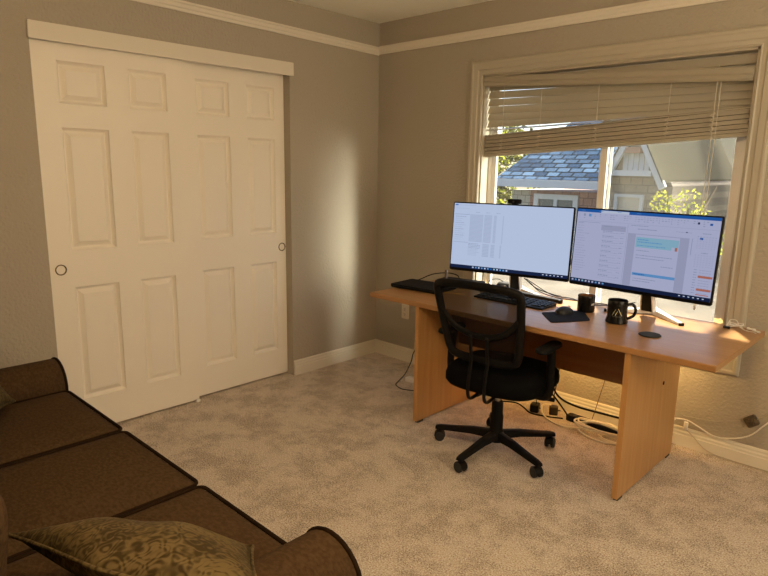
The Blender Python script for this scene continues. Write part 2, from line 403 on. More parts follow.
bm = B(); quad(bm, [(1.778, .132, fz0 + .06), (fx1 - .046, .132, fz0 + .06), (fx1 - .046, .132, fz1 - .06), (1.778, .132, fz1 - .06)]); obj('insect_screen', bm, SCREEN, isf)
bm = B(); box(bm, (1.725, .062, 1.18), (1.745, .08, 1.24)); obj('latch', bm, WHITEP, win, bevel=.003)

# ------------------------------------------------------------------ venetian blind, hanging askew
bl = thing('venetian_blind', (1.715, .04, 2.02), 'white faux wood venetian blind hanging crooked and half raised across the window', 'blind')
BX0, BX1 = .966, 2.488
def zl(zL, zR, x): return zL + (zR - zL) * (x - BX0) / (BX1 - BX0)
def strip(bm, zL, zR, prof, x0=BX0, x1=BX1, sag=0.0, n=14):
    rings = []
    for i in range(n + 1):
        x = x0 + (x1 - x0) * i / n; s = -sag * math.sin(PI * i / n)
        rings.append([(x, y, zl(zL, zR, x) + z + s) for y, z in prof])
    loft(bm, rings)
bm = B(); box(bm, (BX0, .022, 1.985), (BX1, .066, 2.028)); obj('headrail', bm, BLIND, bl, bevel=.003)
bm = B(); strip(bm, 1.985, 1.902, [(-.010, 0), (-.016, .012), (-.012, .026), (-.018, .036), (-.018, .056), (-.010, .066), (-.004, .066), (-.004, 0)], .952, 2.494)
obj('valance', bm, BLIND, bl)
def slat_prof(ang, w=.050, th=.0026):
    c, s = math.cos(ang), math.sin(ang); pts = []
    for u, v in ((-1, -.5), (-.4, .1), (0, .3), (.4, .1), (1, -.5), (1, .5), (.4, 1.1), (0, 1.3), (-.4, 1.1), (-1, .5)):
        a = u * w / 2; b = v * th
        pts.append((.042 + a * c - b * s, a * s + b * c))
    return pts
ZL = [2.005, 1.957, 1.910, 1.864, 1.820, 1.776, 1.738]; ZR = [1.975, 1.940, 1.906, 1.868, 1.840, 1.818, 1.800]
for a, b in zip(ZL, ZR):
    bm = B(); strip(bm, a - .020, b - .020, slat_prof(math.radians(66 if a > 1.75 else 14), w=.0492), sag=.004); obj('slat', bm, BLIND, bl, auto=40)
for k in range(15):
    f = k / 14
    a = 1.570 + f * .108; b = 1.672 + f * .108
    bm = B(); strip(bm, a, b, slat_prof(math.radians(3 * math.sin(k * 2.1)), th=.0066), BX0 + .004 * math.sin(k * 1.7), BX1 + .003 * math.sin(k)); obj('slat', bm, BLIND, bl, auto=40)
bm = B(); strip(bm, 1.546, 1.648, [(.016, 0), (.016, .016), (.022, .020), (.062, .020), (.068, .016), (.068, 0)], BX0 - .004, BX1 + .002); obj('bottom_rail', bm, BLIND, bl)
for cx in (1.095, 1.36, 1.72, 2.11, 2.33):
    bm = B()
    tube(bm, [(cx, .014, 1.99), (cx, .013, zl(1.70, 1.80, cx))], .0016, 6)
    tube(bm, [(cx + .006, .070, 1.99), (cx + .006, .070, zl(1.70, 1.80, cx))], .0016, 6)
    zz = zl(1.58, 1.68, cx)
    for k in range(4):     # slack ladder cord bunched in front of the stack
        z0 = zz + .024 * k
        tube(bm, catmull([(cx, .014, z0), (cx - .012, .008, z0 + .010), (cx + .010, .006, z0 + .018), (cx, .014, z0 + .026)], 4), .0016, 5)
    obj('ladder_cord', bm, IVORY, bl)
for cx, zb in ((2.335, .84), (2.352, .80)):
    bm = B(); tube(bm, catmull([(cx, -.001, 1.92), (cx + .002, -.008, 1.6), (cx - .004, -.006, 1.2), (cx, -.006, zb)], 5), .0016, 6)
    c = obj('pull_cord', bm, IVORY, bl)
    bm = B(); lathe(bm, [(.002, 0), (.006, -.01), (.008, -.035), (.003, -.04)], 10, (cx, -.006, zb)); obj('tassel', bm, WHITEP, c, smooth=True)

# ------------------------------------------------------------------ desk
dk = thing('office_desk', (1.742, -.465, 0), 'beech laminate office desk with panel legs, standing under the window', 'desk')
bm = B(); box(bm, (.785, -.852, .702), (2.702, -.085, .730)); obj('desktop', bm, DESK, dk, bevel=.003)
for x0, x1 in ((1.143, 1.168), (2.340, 2.366)):
    bm = B(); box(bm, (x0, -.842, .014), (x1, -.165, .702)); p = obj('leg', bm, DESKV, dk, bevel=.0015)
    for y in (-.80, -.20):
        bm = B(); box(bm, (x0 + .002, y - .025, 0), (x1 - .002, y + .025, .014)); obj('foot', bm, RUBBER, p)
    if x0 > 2:
        bm = B(); rg = [[(x1 + h, -.394 + r * math.cos(2 * PI * k / 12), .457 + r * math.sin(2 * PI * k / 12)) for k in range(12)] for r, h in ((.010, -.001), (.010, .0015), (.007, .002))]
        loft(bm, rg); obj('cam_cover', bm, BLACKM, p)
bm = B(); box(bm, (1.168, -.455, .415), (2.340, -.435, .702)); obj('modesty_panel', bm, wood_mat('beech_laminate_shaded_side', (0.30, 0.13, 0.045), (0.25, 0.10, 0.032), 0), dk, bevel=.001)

ld = thing('added_light_strip', (1.75, -.28, .69), 'added unseen warm light under the desktop behind the modesty panel', 'light strip')
quick_box('housing', (1.20, -.292, .682), (2.30, -.278, .7015), WHITEP, ld, bevel=.001)
quick_box('diffuser', (1.21, -.2778, .683), (2.29, -.2768, .7005), emat('strip_glow', (1.0, .62, .20), 260.0), ld, bevel=0)  # added emitter that makes the warm glow on the wall under the desk
# ------------------------------------------------------------------ monitors
def screen_rects(which):
    """(u0, u1, v0, v1, material index), v measured down from the top of the picture"""
    R = []; rnd = random.Random(3)
    def text(u0, v, length, h, mi):
        u = u0
        while u < u0 + length:
            w = rnd.uniform(.006, .02); R.append((u, min(u + w, u0 + length), v, v + h, mi)); u += w + .004
    if which == 0:
        R.append((.008, .036, .018, .034, 2)); text(.045, .022, .16, .008, 1); text(.02, .075, .12, .006, 1)
        for k in range(3): text(.20 + .09 * k, .125, .035, .007, 3)
        R.append((.012, .145, .165, .172, 3))
        for k in range(12): text(.02, .20 + .032 * k, rnd.uniform(.05, .10), .008, 1 if k % 3 else 3)
        R.append((.012, .145, .595, .601, 3))
        for k in range(22):
            v = .165 + .019 * k
            R.append((.150, .268, v, v + .0135, 1)); R.append((.278, .345, v, v + .0135, 1)); R.append((.362, .385, v, v + .0135, 1)); R.append((.438, .447, v, v + .0135, 1))
        for k in range(9):
            v = .605 + .022 * k
            text(.150, v, rnd.uniform(.07, .125), .009, 3 if k < 4 else 1); R.append((.278, .335, v, v + .015, 1)); R.append((.352, .385, v, v + .015, 1)); R.append((.430, .442, v, v + .015, 1))
    else:
        R.append((0, 1, 0, .038, 2)); R.append((.185, .395, .006, .038, 7))
        for k in range(4): R.append((.03 + .14 * k, .06 + .14 * k, .014, .020, 8))
        for k in range(46):
            u = .012 + .0205 * k
            if rnd.random() < .75:
                for q in range(rnd.choice((1, 2, 3))): R.append((u, u + rnd.uniform(.006, .014), .058 + .026 * q, .066 + .026 * q, rnd.choice((1, 3, 3))))
        R.append((.050, .066, .062, .092, 3)); R.append((.092, .112, .062, .096, 5)); R.append((.935, .952, .075, .100, 2)); R.append((.86, .872, .07, .095, 4))
        R.append((.0, 1, .150, .153, 1))
        for k in range(20): text(.014, .185 + .034 * k, rnd.uniform(.04, .10), .008, 3 if k in (0, 3) else 1)
        R.append((.012, .19, .170, .175, 3))
        R.append((.200, .385, .195, .265, 1))
        for k in range(11):
            v = .205 + .065 * k; text(.215, v, rnd.uniform(.05, .09), .010, 3); text(.215, v + .02, rnd.uniform(.10, .15), .007, 1); text(.35, v + .012, .025, .007, 3); R.append((.205, .385, v + .052, v + .054, 1))
        R.append((.396, .399, .16, .945, 1)); text(.42, .165, .12, .008, 3)
        text(.47, .205, .13, .010, 3); text(.73, .20, .1, .007, 1); R.append((.795, .803, .195, .207, 4))
        R.append((.405, .822, .270, .945, 1)); R.append((.462, .762, .280, .945, 0))
        R.append((.468, .758, .310, .440, 6)); text(.478, .335, .08, .012, 5); text(.478, .365, .17, .012, 5); text(.478, .410, .20, .009, 5)
        R.append((.715, .735, .40, .445, 0)); R.append((.738, .752, .40, .445, 9))
        text(.478, .475, .09, .010, 3); text(.478, .535, .25, .009, 3); text(.478, .570, .20, .009, 3); text(.66, .65, .08, .009, 3)
        R.append((.468, .762, .765, .800, 5)); text(.480, .778, .08, .010, 2)
        text(.478, .835, .16, .009, 3); text(.478, .865, .12, .009, 3)
        R.append((.838, .8415, .27, .47, 3))
        text(.90, .195, .05, .010, 3); R.append((.885, .905, .25, .275, 2))
        for r in range(6):
            for c in range(7): R.append((.870 + .018 * c, .877 + .018 * c, .235 + .027 * r, .243 + .027 * r, 1 if r else 3))
        text(.905, .425, .04, .010, 3)
        for r in range(6):
            for c in range(7): R.append((.870 + .018 * c, .877 + .018 * c, .455 + .027 * r, .463 + .027 * r, 1))
        for k in range(10): text(.875, .63 + .031 * k, .02, .008, 3); text(.91, .63 + .031 * k, .07, .008, 1)
        for v in (.70, .855): R.append((.905, .995, v, v + .026, 9))
        R.append((.905, .985, .925, .935, 9))
    R.append((0, 1, .950, 1, 4))
    for k in range(12 if which == 0 else 10):
        u = (.20 if which == 0 else .012) + .027 * k; R.append((u, u + .014, .963, .985, rnd.choice((0, 5, 5, 6, 2)) if k % 4 else 0))
    for k in range(6):
        u = .80 + .03 * k; R.append((u, u + .012, .968, .980, 7))
    return R
SCR_COL = [(.56, .66, .90), (.46, .54, .75), (.02, .14, .52), (.36, .42, .60), (.012, .022, .07), (.16, .40, .80), (.33, .60, .78), (.68, .76, .96), (.16, .34, .74), (.60, .20, .14)]
SCR_R = [(.58, .61, .88), (.46, .48, .70)] + SCR_COL[2:]
SCR = [[emat('screen_colour_%d_%d' % (q, i), c, (.78, .60)[q]) for i, c in enumerate((SCR_COL, SCR_R)[q])] for q in (0, 1)]
def monitor(loc, rz, which, label):
    W, HH = .720, .408; cz = loc[3]; tilt = -.075
    root = thing('monitor', (loc[0], loc[1], .7305), label, 'monitor', rz)
    R = Matrix.Rotation(tilt, 4, 'X'); T = Matrix.Translation((0, 0, cz))
    def put(bm): bmesh.ops.transform(bm, matrix=T @ R, verts=bm.verts); return bm
    bm = B()
    slab(bm, W / 2, HH / 2, .006, [(.004, -.004), (0, -.001), (0, .012), (.012, .020), (.10, .042), (.11, .046)])
    bmesh.ops.transform(bm, matrix=Matrix.Rotation(PI / 2, 4, 'X') @ Matrix.Scale(-1, 4, (0, 0, 1)), verts=bm.verts)
    case = obj('casing', put(bm), BLACK, root, local=True, auto=35)
    b = .007; bb = .017; sx0, sx1, sz0, sz1 = -W / 2 + b, W / 2 - b, -HH / 2 + bb, HH / 2 - b
    bm = B()
    quad(bm, [(sx0, -.0050, sz0), (sx1, -.0050, sz0), (sx1, -.0050, sz1), (sx0, -.0050, sz1)], 0)
    for i, (u0, u1, v0, v1, mi) in enumerate(screen_rects(which)):
        y = -.0052 - .0000012 * i
        quad(bm, [(sx0 + (sx1 - sx0) * u0, y, sz1 - (sz1 - sz0) * v1), (sx0 + (sx1 - sx0) * u1, y, sz1 - (sz1 - sz0) * v1), (sx0 + (sx1 - sx0) * u1, y, sz1 - (sz1 - sz0) * v0), (sx0 + (sx1 - sx0) * u0, y, sz1 - (sz1 - sz0) * v0)], mi)
    s = obj('screen', put(bm), SCR[which], root, local=True)
    # stand: tapered neck with silver edges, V shaped silver foot
    bm = B(); rg = []
    for z, y, w, d in ((.028, .165, .030, .018), (.10, .150, .025, .016), (.22, .120, .020, .014), (cz + .03, .075, .018, .014)):
        rg.append([(-w, y - d, z), (w, y - d, z), (w, y + d, z), (-w, y + d, z)])
    loft(bm, rg); neck = obj('stand_neck', bm, BLACK, root, local=True, bevel=.003)
    for sgn in (-1, 1):
        bm = B(); rg = []
        for z, y, w, d in ((.028, .165, .030, .020), (.10, .150, .025, .018), (.22, .120, .020, .016), (cz + .03, .075, .018, .015)):
            rg.append([(sgn * w, y - d, z), (sgn * (w + .006), y - d, z), (sgn * (w + .006), y + d, z), (sgn * w, y + d, z)])
        loft(bm, rg); obj('neck_edge', bm, SILVERP, neck, local=True)
    bm = B(); box(bm, (-.05, .035, cz - .05), (.05, .085, cz + .05)); obj('mount', bm, BLACK, root, local=True, bevel=.006)
    tip = Vector((.195, .100, 0)); apex = Vector((.0, .235, 0))
    for sgn in (-1, 1):
        m = Vector((sgn, 1, 1)); d = (tip - apex) ; d.x *= sgn; L = d.length; d.normalize(); pn = Vector((-d.y, d.x, 0))
        bm = B(); rg = []
        for t, w, h, z in ((-.02, .026, .030, .006), (L * .4, .021, .022, .004), (L, .012, .011, .002)):
            c = apex + d * t; n = pn * w
            rg.append([c - n + Vector((0, 0, z)), c + n + Vector((0, 0, z)), c + n * .75 + Vector((0, 0, z + h)), c - n * .75 + Vector((0, 0, z + h))])
        loft(bm, rg); f = obj('stand_foot', bm, SILVERP, root, local=True, bevel=.002)
        bm = B(); rg = []
        for t, w in ((L, .0125), (L + .010, .012)):
            c = apex + d * t; n = pn * w
            rg.append([c - n, c + n, c + n + Vector((0, 0, .013)), c - n + Vector((0, 0, .013))])
        loft(bm, rg); obj('foot_tip', bm, BLACKM, f, local=True)
    return root
monitor((1.437, -.382, 0, 1.071 - .7305), math.radians(12.2), 0, 'thin black monitor with a file list on screen and a webcam on top')
monitor((2.180, -.372, 0, 1.076 - .7305), math.radians(-3.1), 1, 'thin black monitor with a blue-topped mail window on screen')

wc = thing('webcam', (1.455, -.372, 1.275), 'small black webcam clipped onto the file list monitor', 'webcam', math.radians(12.2))
bm = B(); slab(bm, .040, .013, .008, [(.004, .004), (0, .008), (0, .026), (.004, .030)]); obj('body', bm, BLACK, wc, local=True, auto=40)
bm = B(); rg = [[(r * math.cos(2 * PI * k / 16), -.013 - h, .017 + r * math.sin(2 * PI * k / 16)) for k in range(16)] for r, h in ((.009, 0), (.009, .003), (.006, .004), (.005, .002))]
loft(bm, rg); obj('lens', bm, CUP, wc, local=True, smooth=True)
bm = B(); box(bm, (-.016, -.012, .001), (.016, .028, .006)); box(bm, (-.014, .024, -.03), (.014, .029, .004)); obj('clip', bm, BLACK, wc, local=True, bevel=.001)

# ------------------------------------------------------------------ things on the desk
Z = .7305
def rbox_thing(name, loc, rz, hx, hy, h, rad, mat, label, cat, edge=.003):
    t_ = thing(name, loc, label, cat, rz); bm = B()
    slab(bm, hx, hy, rad, [(edge, 0), (0, edge * .8), (0, h - edge), (edge, h)]); o = obj('body', bm, mat, t_, local=True, auto=40); return t_

lp = thing('laptop', (.925, -.520, Z), 'closed black laptop lying at the far end of the desk', 'laptop', math.radians(5))
bm = B(); slab(bm, .175, .115, .012, [(.006, .002), (.001, .006), (0, .012), (0, .0145)]); obj('base', bm, BLACKM, lp, local=True, auto=40)
bm = B(); slab(bm, .175, .115, .012, [(0, .0155), (0, .022), (.002, .0245)]); obj('lid', bm, BLACKM, lp, local=True, auto=40)
for sx in (-.13, .13):
    for sy in (-.09, .09):
        bm = B(); lathe(bm, [(.008, 0), (.008, .003)], 10, (sx, sy, 0)); obj('foot', bm, RUBBER, lp, local=True)
bm = B(); tube(bm, [(-.09, .112, .015), (.09, .112, .015)], .006, 8); obj('hinge', bm, DARK, lp, local=True)
bm = B(); tube(bm, catmull([(.742, -.49, Z + .010), (.722, -.44, Z + .010), (.745, -.38, Z + .006), (.80, -.28, Z + .045), (.87, -.21, Z + .055), (.93, -.185, Z + .045), (.95, -.185, Z + .027)], 6), .0035, 6)
tag(obj('power_cable', bm, BLACKM), 'black power cable arching from the laptop end to the docking station', 'cable')

ds = thing('docking_station', (.990, -.200, Z), 'flat black docking station beneath the file list monitor', 'docking station', math.radians(10))
bm = B(); slab(bm, .145, .042, .012, [(.003, .001), (0, .004), (0, .021), (.004, .025)]); obj('body', bm, BLACK, ds, local=True, auto=40)
bm = B(); box(bm, (-.10, -.0425, .008), (-.085, -.0418, .013)); box(bm, (-.07, -.0425, .008), (-.055, -.0418, .013)); obj('port', bm, DARK, ds, local=True)

ub = thing('slim_tube', (.930, -.300, Z), 'slim upright grey tube with a red and white base beside the dock', 'tube')
bm = B(); lathe(bm, [(.009, 0), (.010, .001), (.010, .012), (.0099, .012)], 16); o = obj('base', bm, pmat('red_plastic', (.65, .12, .13), .4), ub, local=True, auto=40); o['label'] = 'red base'
bm = B(); lathe(bm, [(.0099, .012), (.0099, .024)], 16); o = obj('band', bm, WHITEP, ub, local=True, auto=40); o['label'] = 'white band'
bm = B(); lathe(bm, [(.0096, .024), (.0096, .088), (.008, .092)], 16); o = obj('cap', bm, pmat('smoky_plastic', (.10, .075, .065), .25), ub, local=True, auto=40)

hs = thing('desk_speaker', (1.315, -.20, Z), 'squat black desk speaker under the middle of the file list monitor', 'speaker', math.radians(12))
bm = B(); slab(bm, .055, .035, .02, [(.006, 0), (0, .006), (.002, .035), (.014, .052), (.03, .056)]); obj('body', bm, BLACK, hs, local=True, auto=40)
bm = B(); rg = [[(.0 + r * math.cos(2 * PI * k / 16), -.036 - h, .024 + .6 * r * math.sin(2 * PI * k / 16)) for k in range(16)] for r, h in ((.03, -.004), (.03, .002), (.024, .001), (.01, -.001))]
loft(bm, rg); obj('grille', bm, DARK, hs, local=True, smooth=True)

kb = thing('keyboard', (1.520, -.425, Z), 'black full size keyboard on the desk in front of the monitors', 'keyboard', math.radians(-1))
bm = B()
rg = [[(-.225, y, z0) for y, z0 in ((-.08, 0), (.08, 0), (.08, .020), (-.08, .010))], [(.225, y, z0) for y, z0 in ((-.08, 0), (.08, 0), (.08, .020), (-.08, .010))]]
loft(bm, rg); obj('body', bm, BLACK, kb, local=True, bevel=.003)
KEYM = pmat('key_black', (.010, .010, .0105), .5, spec=.25)
nkey = 0
for r in range(5):
    y = -.058 + .0255 * r; z = .0125 + (y + .08) / .16 * .010
    cells = [(-.212 + .0198 * c, .0165) for c in range(14)] + [(.085 + .0198 * c, .0165) for c in range(2)] + [(.146 + .0198 * c, .0165) for c in range(4)]
    if r == 0: cells = [(-.212, .024), (-.182, .024), (-.152, .024), (-.122, .112), (-.004, .024), (.026, .024), (.085, .0165), (.1048, .0165), (.146, .036), (.186, .0165)]
    for (x, w) in cells:
        if nkey >= 98: continue
        nkey += 1
        bm = B(); loft(bm, [[(x, y, z - .004), (x + w, y, z - .004), (x + w, y + .021, z - .003), (x, y + .021, z - .003)], [(x + .0015, y + .0015, z + .003), (x + w - .0015, y + .0015, z + .003), (x + w - .0015, y + .019, z + .0045), (x + .0015, y + .019, z + .0045)]])
        obj('key', bm, KEYM, kb, local=True)

sb = rbox_thing('sound_bar', (1.545, -.255, Z), math.radians(-4), .19, .018, .022, .008, BLACK, 'long slim black bar lying behind the keyboard', 'bar')
bm = B(); slab(bm, .052, .026, .006, [(.002, 0), (0, .002), (0, .007), (.002, .009)]);
pb = thing('power_bank', (1.425, -.295, Z), 'small pale grey slab lying between keyboard and black bar', 'power bank', math.radians(-6)); obj('body', bm, SILVERP, pb, local=True, auto=40)
bm = B(); slab(bm, .0522, .006, .003, [(0, .0015), (0, .0075)], (0, -.0205, 0)); o = obj('edge_band', bm, WHITEP, pb, local=True, auto=40)

pen = thing('pencil', (1.150, -.515, Z + .0036), 'yellow pencil lying on the desk between laptop and keyboard', 'pencil', math.radians(20))
bm = B(); tube(bm, [(-.075, 0, 0), (.062, 0, 0)], .0036, 6); obj('shaft', bm, pmat('pencil_yellow', (.55, .34, .09), .4), pen, local=True)
bm = B(); tube(bm, [(.062, 0, 0), (.074, 0, 0), (.080, 0, 0)], [.0036, .0014, .0003], 6); obj('tip', bm, pmat('pencil_wood', (.55, .38, .2), .7), pen, local=True)
bm = B(); tube(bm, [(-.087, 0, 0), (-.075, 0, 0)], .0036, 8); obj('eraser', bm, pmat('eraser_pink', (.6, .25, .22), .8), pen, local=True)

mp_ = thing('mouse_pad', (1.905, -.530, Z), 'thin black mouse pad on the desk', 'mouse pad')
bm = B()
ring = [(1.772, -.560), (1.915, -.715), (2.030, -.530), (1.905, -.350)]
def rounded(poly, r, n=5):
    out = []
    for i in range(len(poly)):
        a, b, c = Vector(poly[i - 1]), Vector(poly[i]), Vector(poly[(i + 1) % len(poly)])
        p = b + (a - b).normalized() * r; q = b + (c - b).normalized() * r
        for k in range(n + 1):
            t = k / n; out.append((1 - t) ** 2 * p + 2 * t * (1 - t) * b + t * t * q)
    return out
rr = rounded(ring, .018)
loft(bm, [[(p.x, p.y, Z) for p in rr], [(p.x, p.y, Z + .003) for p in rr]]); obj('surface', bm, PADM, mp_)

ms = thing('computer_mouse', (1.862, -.480, Z + .0032), 'black computer mouse on the mouse pad', 'mouse', math.radians(-15))
bm = B(); rg = []
for i in range(13):
    t = i / 12; y = -.055 + .11 * t; w = .031 * (1 - abs(2 * t - 1) ** 3.2) ** .5 + .002; h = .036 * (math.sin(PI * (t * .86 + .09)) ** .7)
    rg.append([(w * math.cos(PI * k / 10) , y, h * math.sin(PI * k / 10) ** .75) for k in range(11)])
loft(bm, rg); obj('shell', bm, DARK, ms, local=True, auto=50)
bm = B(); rg = [[(-.004 + s, .030 + .010 * math.cos(2 * PI * k / 14), .027 + .010 * math.sin(2 * PI * k / 14)) for k in range(14)] for s in (0, .008)]
loft(bm, rg); obj('scroll_wheel', bm, SILVERP, ms, local=True)

def mug(loc, rz, r, h, flare, label, handle, inner, hasdeco):
    m = thing('mug', loc, label, 'mug', rz)
    bm = B()
    prof = [(r * .93, 0), (r * (1 + flare), .004), (r * (1 + flare * .9), .012), (r, h * .3), (r, h * .8), (r * 1.0, h - .003), (r - .0015, h), (r - .0035, h - .001), (r - .0045, h * .8), (r - .0045, .012), (r * .5, .008)]
    lathe(bm, prof, 40, cap1=True)
    obj('body', bm, CUP, m, local=True, auto=50)
    bm = B(); lathe(bm, [(r - .0042, h - .004), (r - .0052, h * .8), (r - .0052, h * .55)], 40, cap0=False, cap1=False); o = obj('inner_glaze', bm, inner, m, local=True, smooth=True)
    if inner is CUPIN: o['label'] = 'orange brown inner glaze'
    if handle:
        bm = B(); tube(bm, catmull([(r - .003, 0, h * .82), (r + .022, 0, h * .84), (r + .036, 0, h * .62), (r + .028, 0, h * .36), (r - .002, 0, h * .20)], 6), .0055, 10, r2=.0075, up=(0, 1, 0)); obj('handle', bm, CUP, m, local=True, smooth=True)
    def deco(strokes, mat, nm, lab, ang0):
        bm = B()
        for (a0, z0, a1, z1, w) in strokes:
            n = 5; pr = []
            for i in range(n + 1):
                t = i / n; a = a0 + (a1 - a0) * t; z_ = z0 + (z1 - z0) * t
                pr.append((a, z_))
            dx, dz = a1 - a0, z1 - z0; l = math.hypot(dx, dz); nx, nz_ = -dz / l * w / 2, dx / l * w / 2
            A = []; Bv = []
            for a, z_ in pr:
                for lst, sg in ((A, 1), (Bv, -1)):
                    th = ang0 + (a + sg * nx) / r
                    lst.append(bm.verts.new(((r + .0006) * math.cos(th), (r + .0006) * math.sin(th), z_ + sg * nz_)))
            for i in range(n): bm.faces.new((A[i], A[i + 1], Bv[i + 1], Bv[i]))
        o = obj(nm, bm, mat, m, local=True); o['label'] = lab
    if hasdeco == 1:
        GOLD = pmat('pale_gold_print', (.62, .58, .36), .5)
        deco([(-.024, h * .38, -.008, h * .66, .0022), (-.010, h * .38, .001, h * .58, .0020), (.003, h * .68, .022, h * .38, .0024)], GOLD, 'print', 'pale gold slanted mountain emblem', -PI / 2 + .0)
        deco([(-.020, h * .34, .019, h * .34, .0014)], pmat('grey_print', (.16, .15, .11), .5), 'print', 'faint line of lettering under the emblem', -PI / 2)
    if hasdeco == 2:
        deco([(-.006, h * .46, .003, h * .56, .004), (.001, h * .46, .009, h * .58, .004), (.008, h * .46, .016, h * .56, .004)], WHITEP, 'print', 'small white emblem', -PI / 2)
    return m
toward = lambda x, y: math.atan2(-3.40 - y, 3.338 - x) + PI / 2
mug((1.915, -.345, Z), toward(1.915, -.345) + .72, .0455, .089, .0, 'short black mug with a brown interior, by the mouse pad', False, CUPIN, 2)
mug((2.135, -.465, Z), toward(2.135, -.465) + .02, .0475, .116, .13, 'tall black mug with a pale mountain emblem and side handle', True, CUP, 1)
cs = thing('coaster', (2.345, -.585, Z), 'round dark grey coaster on the desk', 'coaster')
bm = B(); lathe(bm, [(.046, 0), (.049, .0015), (.049, .004), (.047, .006)], 36); obj('disc', bm, pmat('slate_grey', (.032, .031, .028), .7, spec=.2), cs, local=True, auto=40)

ep = thing('earphones', (2.585, -.150, Z), 'white earphones with tangled cord at the near back corner of the desk', 'earphones')
bm = B(); rnd = random.Random(11)
tube(bm, catmull([(.0 + .035 * math.cos(a * 2.3), .02 * math.sin(a * 3.1), .005 + .010 * abs(math.sin(a * 1.7)) + .014 * (a / 9)) for a in [i * .42 for i in range(22)]], 4), .0018, 6)
tube(bm, catmull([(.02, 0, .012), (.05, -.015, .004), (.08, -.02, .003), (.10, -.035, .003)], 5), .0018, 6)
tube(bm, catmull([(-.02, .01, .012), (-.03, .02, .034), (.0, .01, .040), (.02, .0, .016)], 5), .0018, 6); obj('cord', bm, WHITEP, ep, local=True, smooth=True)
for sx, sy, a in ((.055, .012, .3), (.085, -.008, -.5)):
    bm = B(); tube(bm, [(sx, sy, .008), (sx + .03 * math.cos(a), sy + .03 * math.sin(a), .008)], .0045, 8); tube(bm, [(sx, sy, .006), (sx, sy, .014)], [.008, .006], 10); obj('earbud', bm, WHITEP, ep, local=True, smooth=True)
bm = B(); box(bm, (-.045, -.03, 0), (-.015, -.012, .012)); obj('plug', bm, DARK, ep, local=True, bevel=.003)

def cable(name, pts, r, mat, label, per=6, cat='cable', group=None):
    bm = B(); tube(bm, catmull(pts, per), r, 6); return tag(obj(name, bm, mat, smooth=True), label, cat, group)
cable('monitor_cable', [(1.50, -.24, Z + .09), (1.56, -.20, Z + .03), (1.66, -.16, Z + .004), (1.80, -.13, Z + .004), (1.93, -.115, Z + .004)], .0028, BLACKM, 'thin dark cable curving over the desk behind the black bar')
cable('monitor_cable', [(1.47, -.22, Z + .10), (1.60, -.14, Z + .012), (1.72, -.115, Z + .004), (1.86, -.19, Z + .004), (1.99, -.12, Z + .012), (2.1, -.15, Z + .05)], .0024, BLACKM, 'thin dark cable wandering between the two monitor stands')
cable('monitor_cable', [(1.45, -.21, Z + .10), (1.52, -.17, Z + .04), (1.60, -.10, Z + .004), (1.64, -.082, Z - .01), (1.645, -.076, Z - .10), (1.64, -.05, .3), (1.62, -.06, .06)], .003, BLACKM, 'black cable dropping behind the desk from the file list monitor')
cable('charging_cable', [(1.20, -.215, Z + .012), (1.16, -.14, Z + .035), (1.21, -.12, Z + .05), (1.28, -.13, Z + .03), (1.34, -.17, Z + .03)], .0024, BLACKM, 'short black cable looping from dock to squat speaker')

# ------------------------------------------------------------------ office chair
ch = thing('office_chair', (1.690, -.803, 0), 'black mesh back office chair on casters at the desk', 'office chair', math.radians(5.6))
L_ = dict(local=True)
bm = B(); lathe(bm, [(.052, .070), (.054, .085), (.040, .115), (.034, .13), (.034, .20), (.030, .22), (.030, .275), (.026, .285)], 24); hub = obj('base_hub', bm, BLACK, ch, auto=35, **L_)
bm = B(); lathe(bm, [(.014, .28), (.014, .36)], 16); obj('gas_lift', bm, SILVER, ch, auto=35, **L_)
for k in range(5):
    a = math.radians(49.5 + 72 * k); d = Vector((math.cos(a), math.sin(a), 0)); n = Vector((-d.y, d.x, 0))
    bm = B(); rg = []
    for s, z, w, h in ((.030, .100, .026, .042), (.13, .098, .023, .034), (.23, .086, .020, .028), (.31, .078, .019, .024), (.335, .074, .016, .018)):
        c = d * s + Vector((0, 0, z)); u = Vector((0, 0, h / 2))
        rg.append([c - n * w - u, c + n * w - u, c + n * w * .8 + u * .6, c + n * w * .45 + u, c - n * w * .45 + u, c - n * w * .8 + u * .6])
    loft(bm, rg); obj('leg', bm, BLACK, ch, auto=35, bevel=.002, **L_)
    ca = a + (.9, -.6, .3, 1.4, -.2)[k]; e = Vector((math.cos(ca), math.sin(ca), 0)); f = Vector((-e.y, e.x, 0)); c0 = d * .312 + Vector((0, 0, .0275))
    bm = B(); tube(bm, [c0 + Vector((0, 0, .02)), c0 + Vector((0, 0, .05))], .008, 8)
    rg = []   # hood over the wheels
    for s in (-.020, .020): rg.append([c0 + f * s + e * (.030 * math.cos(q)) + Vector((0, 0, .030 * math.sin(q))) for q in [PI * j / 8 for j in range(9)]])
    loft(bm, rg); cst = obj('caster', bm, BLACK, ch, auto=40, **L_)
    for s0, s1 in ((-.026, -.006), (.006, .026)):
        bm = B(); rg = []
        for s, r in ((s0, .022), (s0 + .004, .0265), (s1 - .004, .0265), (s1, .022)): rg.append([c0 + f * s + e * (r * math.cos(2 * PI * j / 18)) + Vector((0, 0, r * math.sin(2 * PI * j / 18))) for j in range(18)])
        loft(bm, rg); obj('wheel', bm, RUBBER, cst, auto=40, **L_)
bm = B(); box(bm, (-.11, -.13, .352), (.11, .13, .385)); box(bm, (-.05, -.05, .338), (.05, .05, .356)); obj('seat_mechanism', bm, BLACKM, ch, bevel=.006, **L_)
bm = B()
tube(bm, [(.06, .02, .362), (.24, .03, .352)], .006, 8); tube(bm, [(.24, .03, .352), (.29, .035, .35)], [.012, .010], 10); obj('lever', bm, BLACKM, ch, smooth=True, **L_)
bm = B(); rg = []
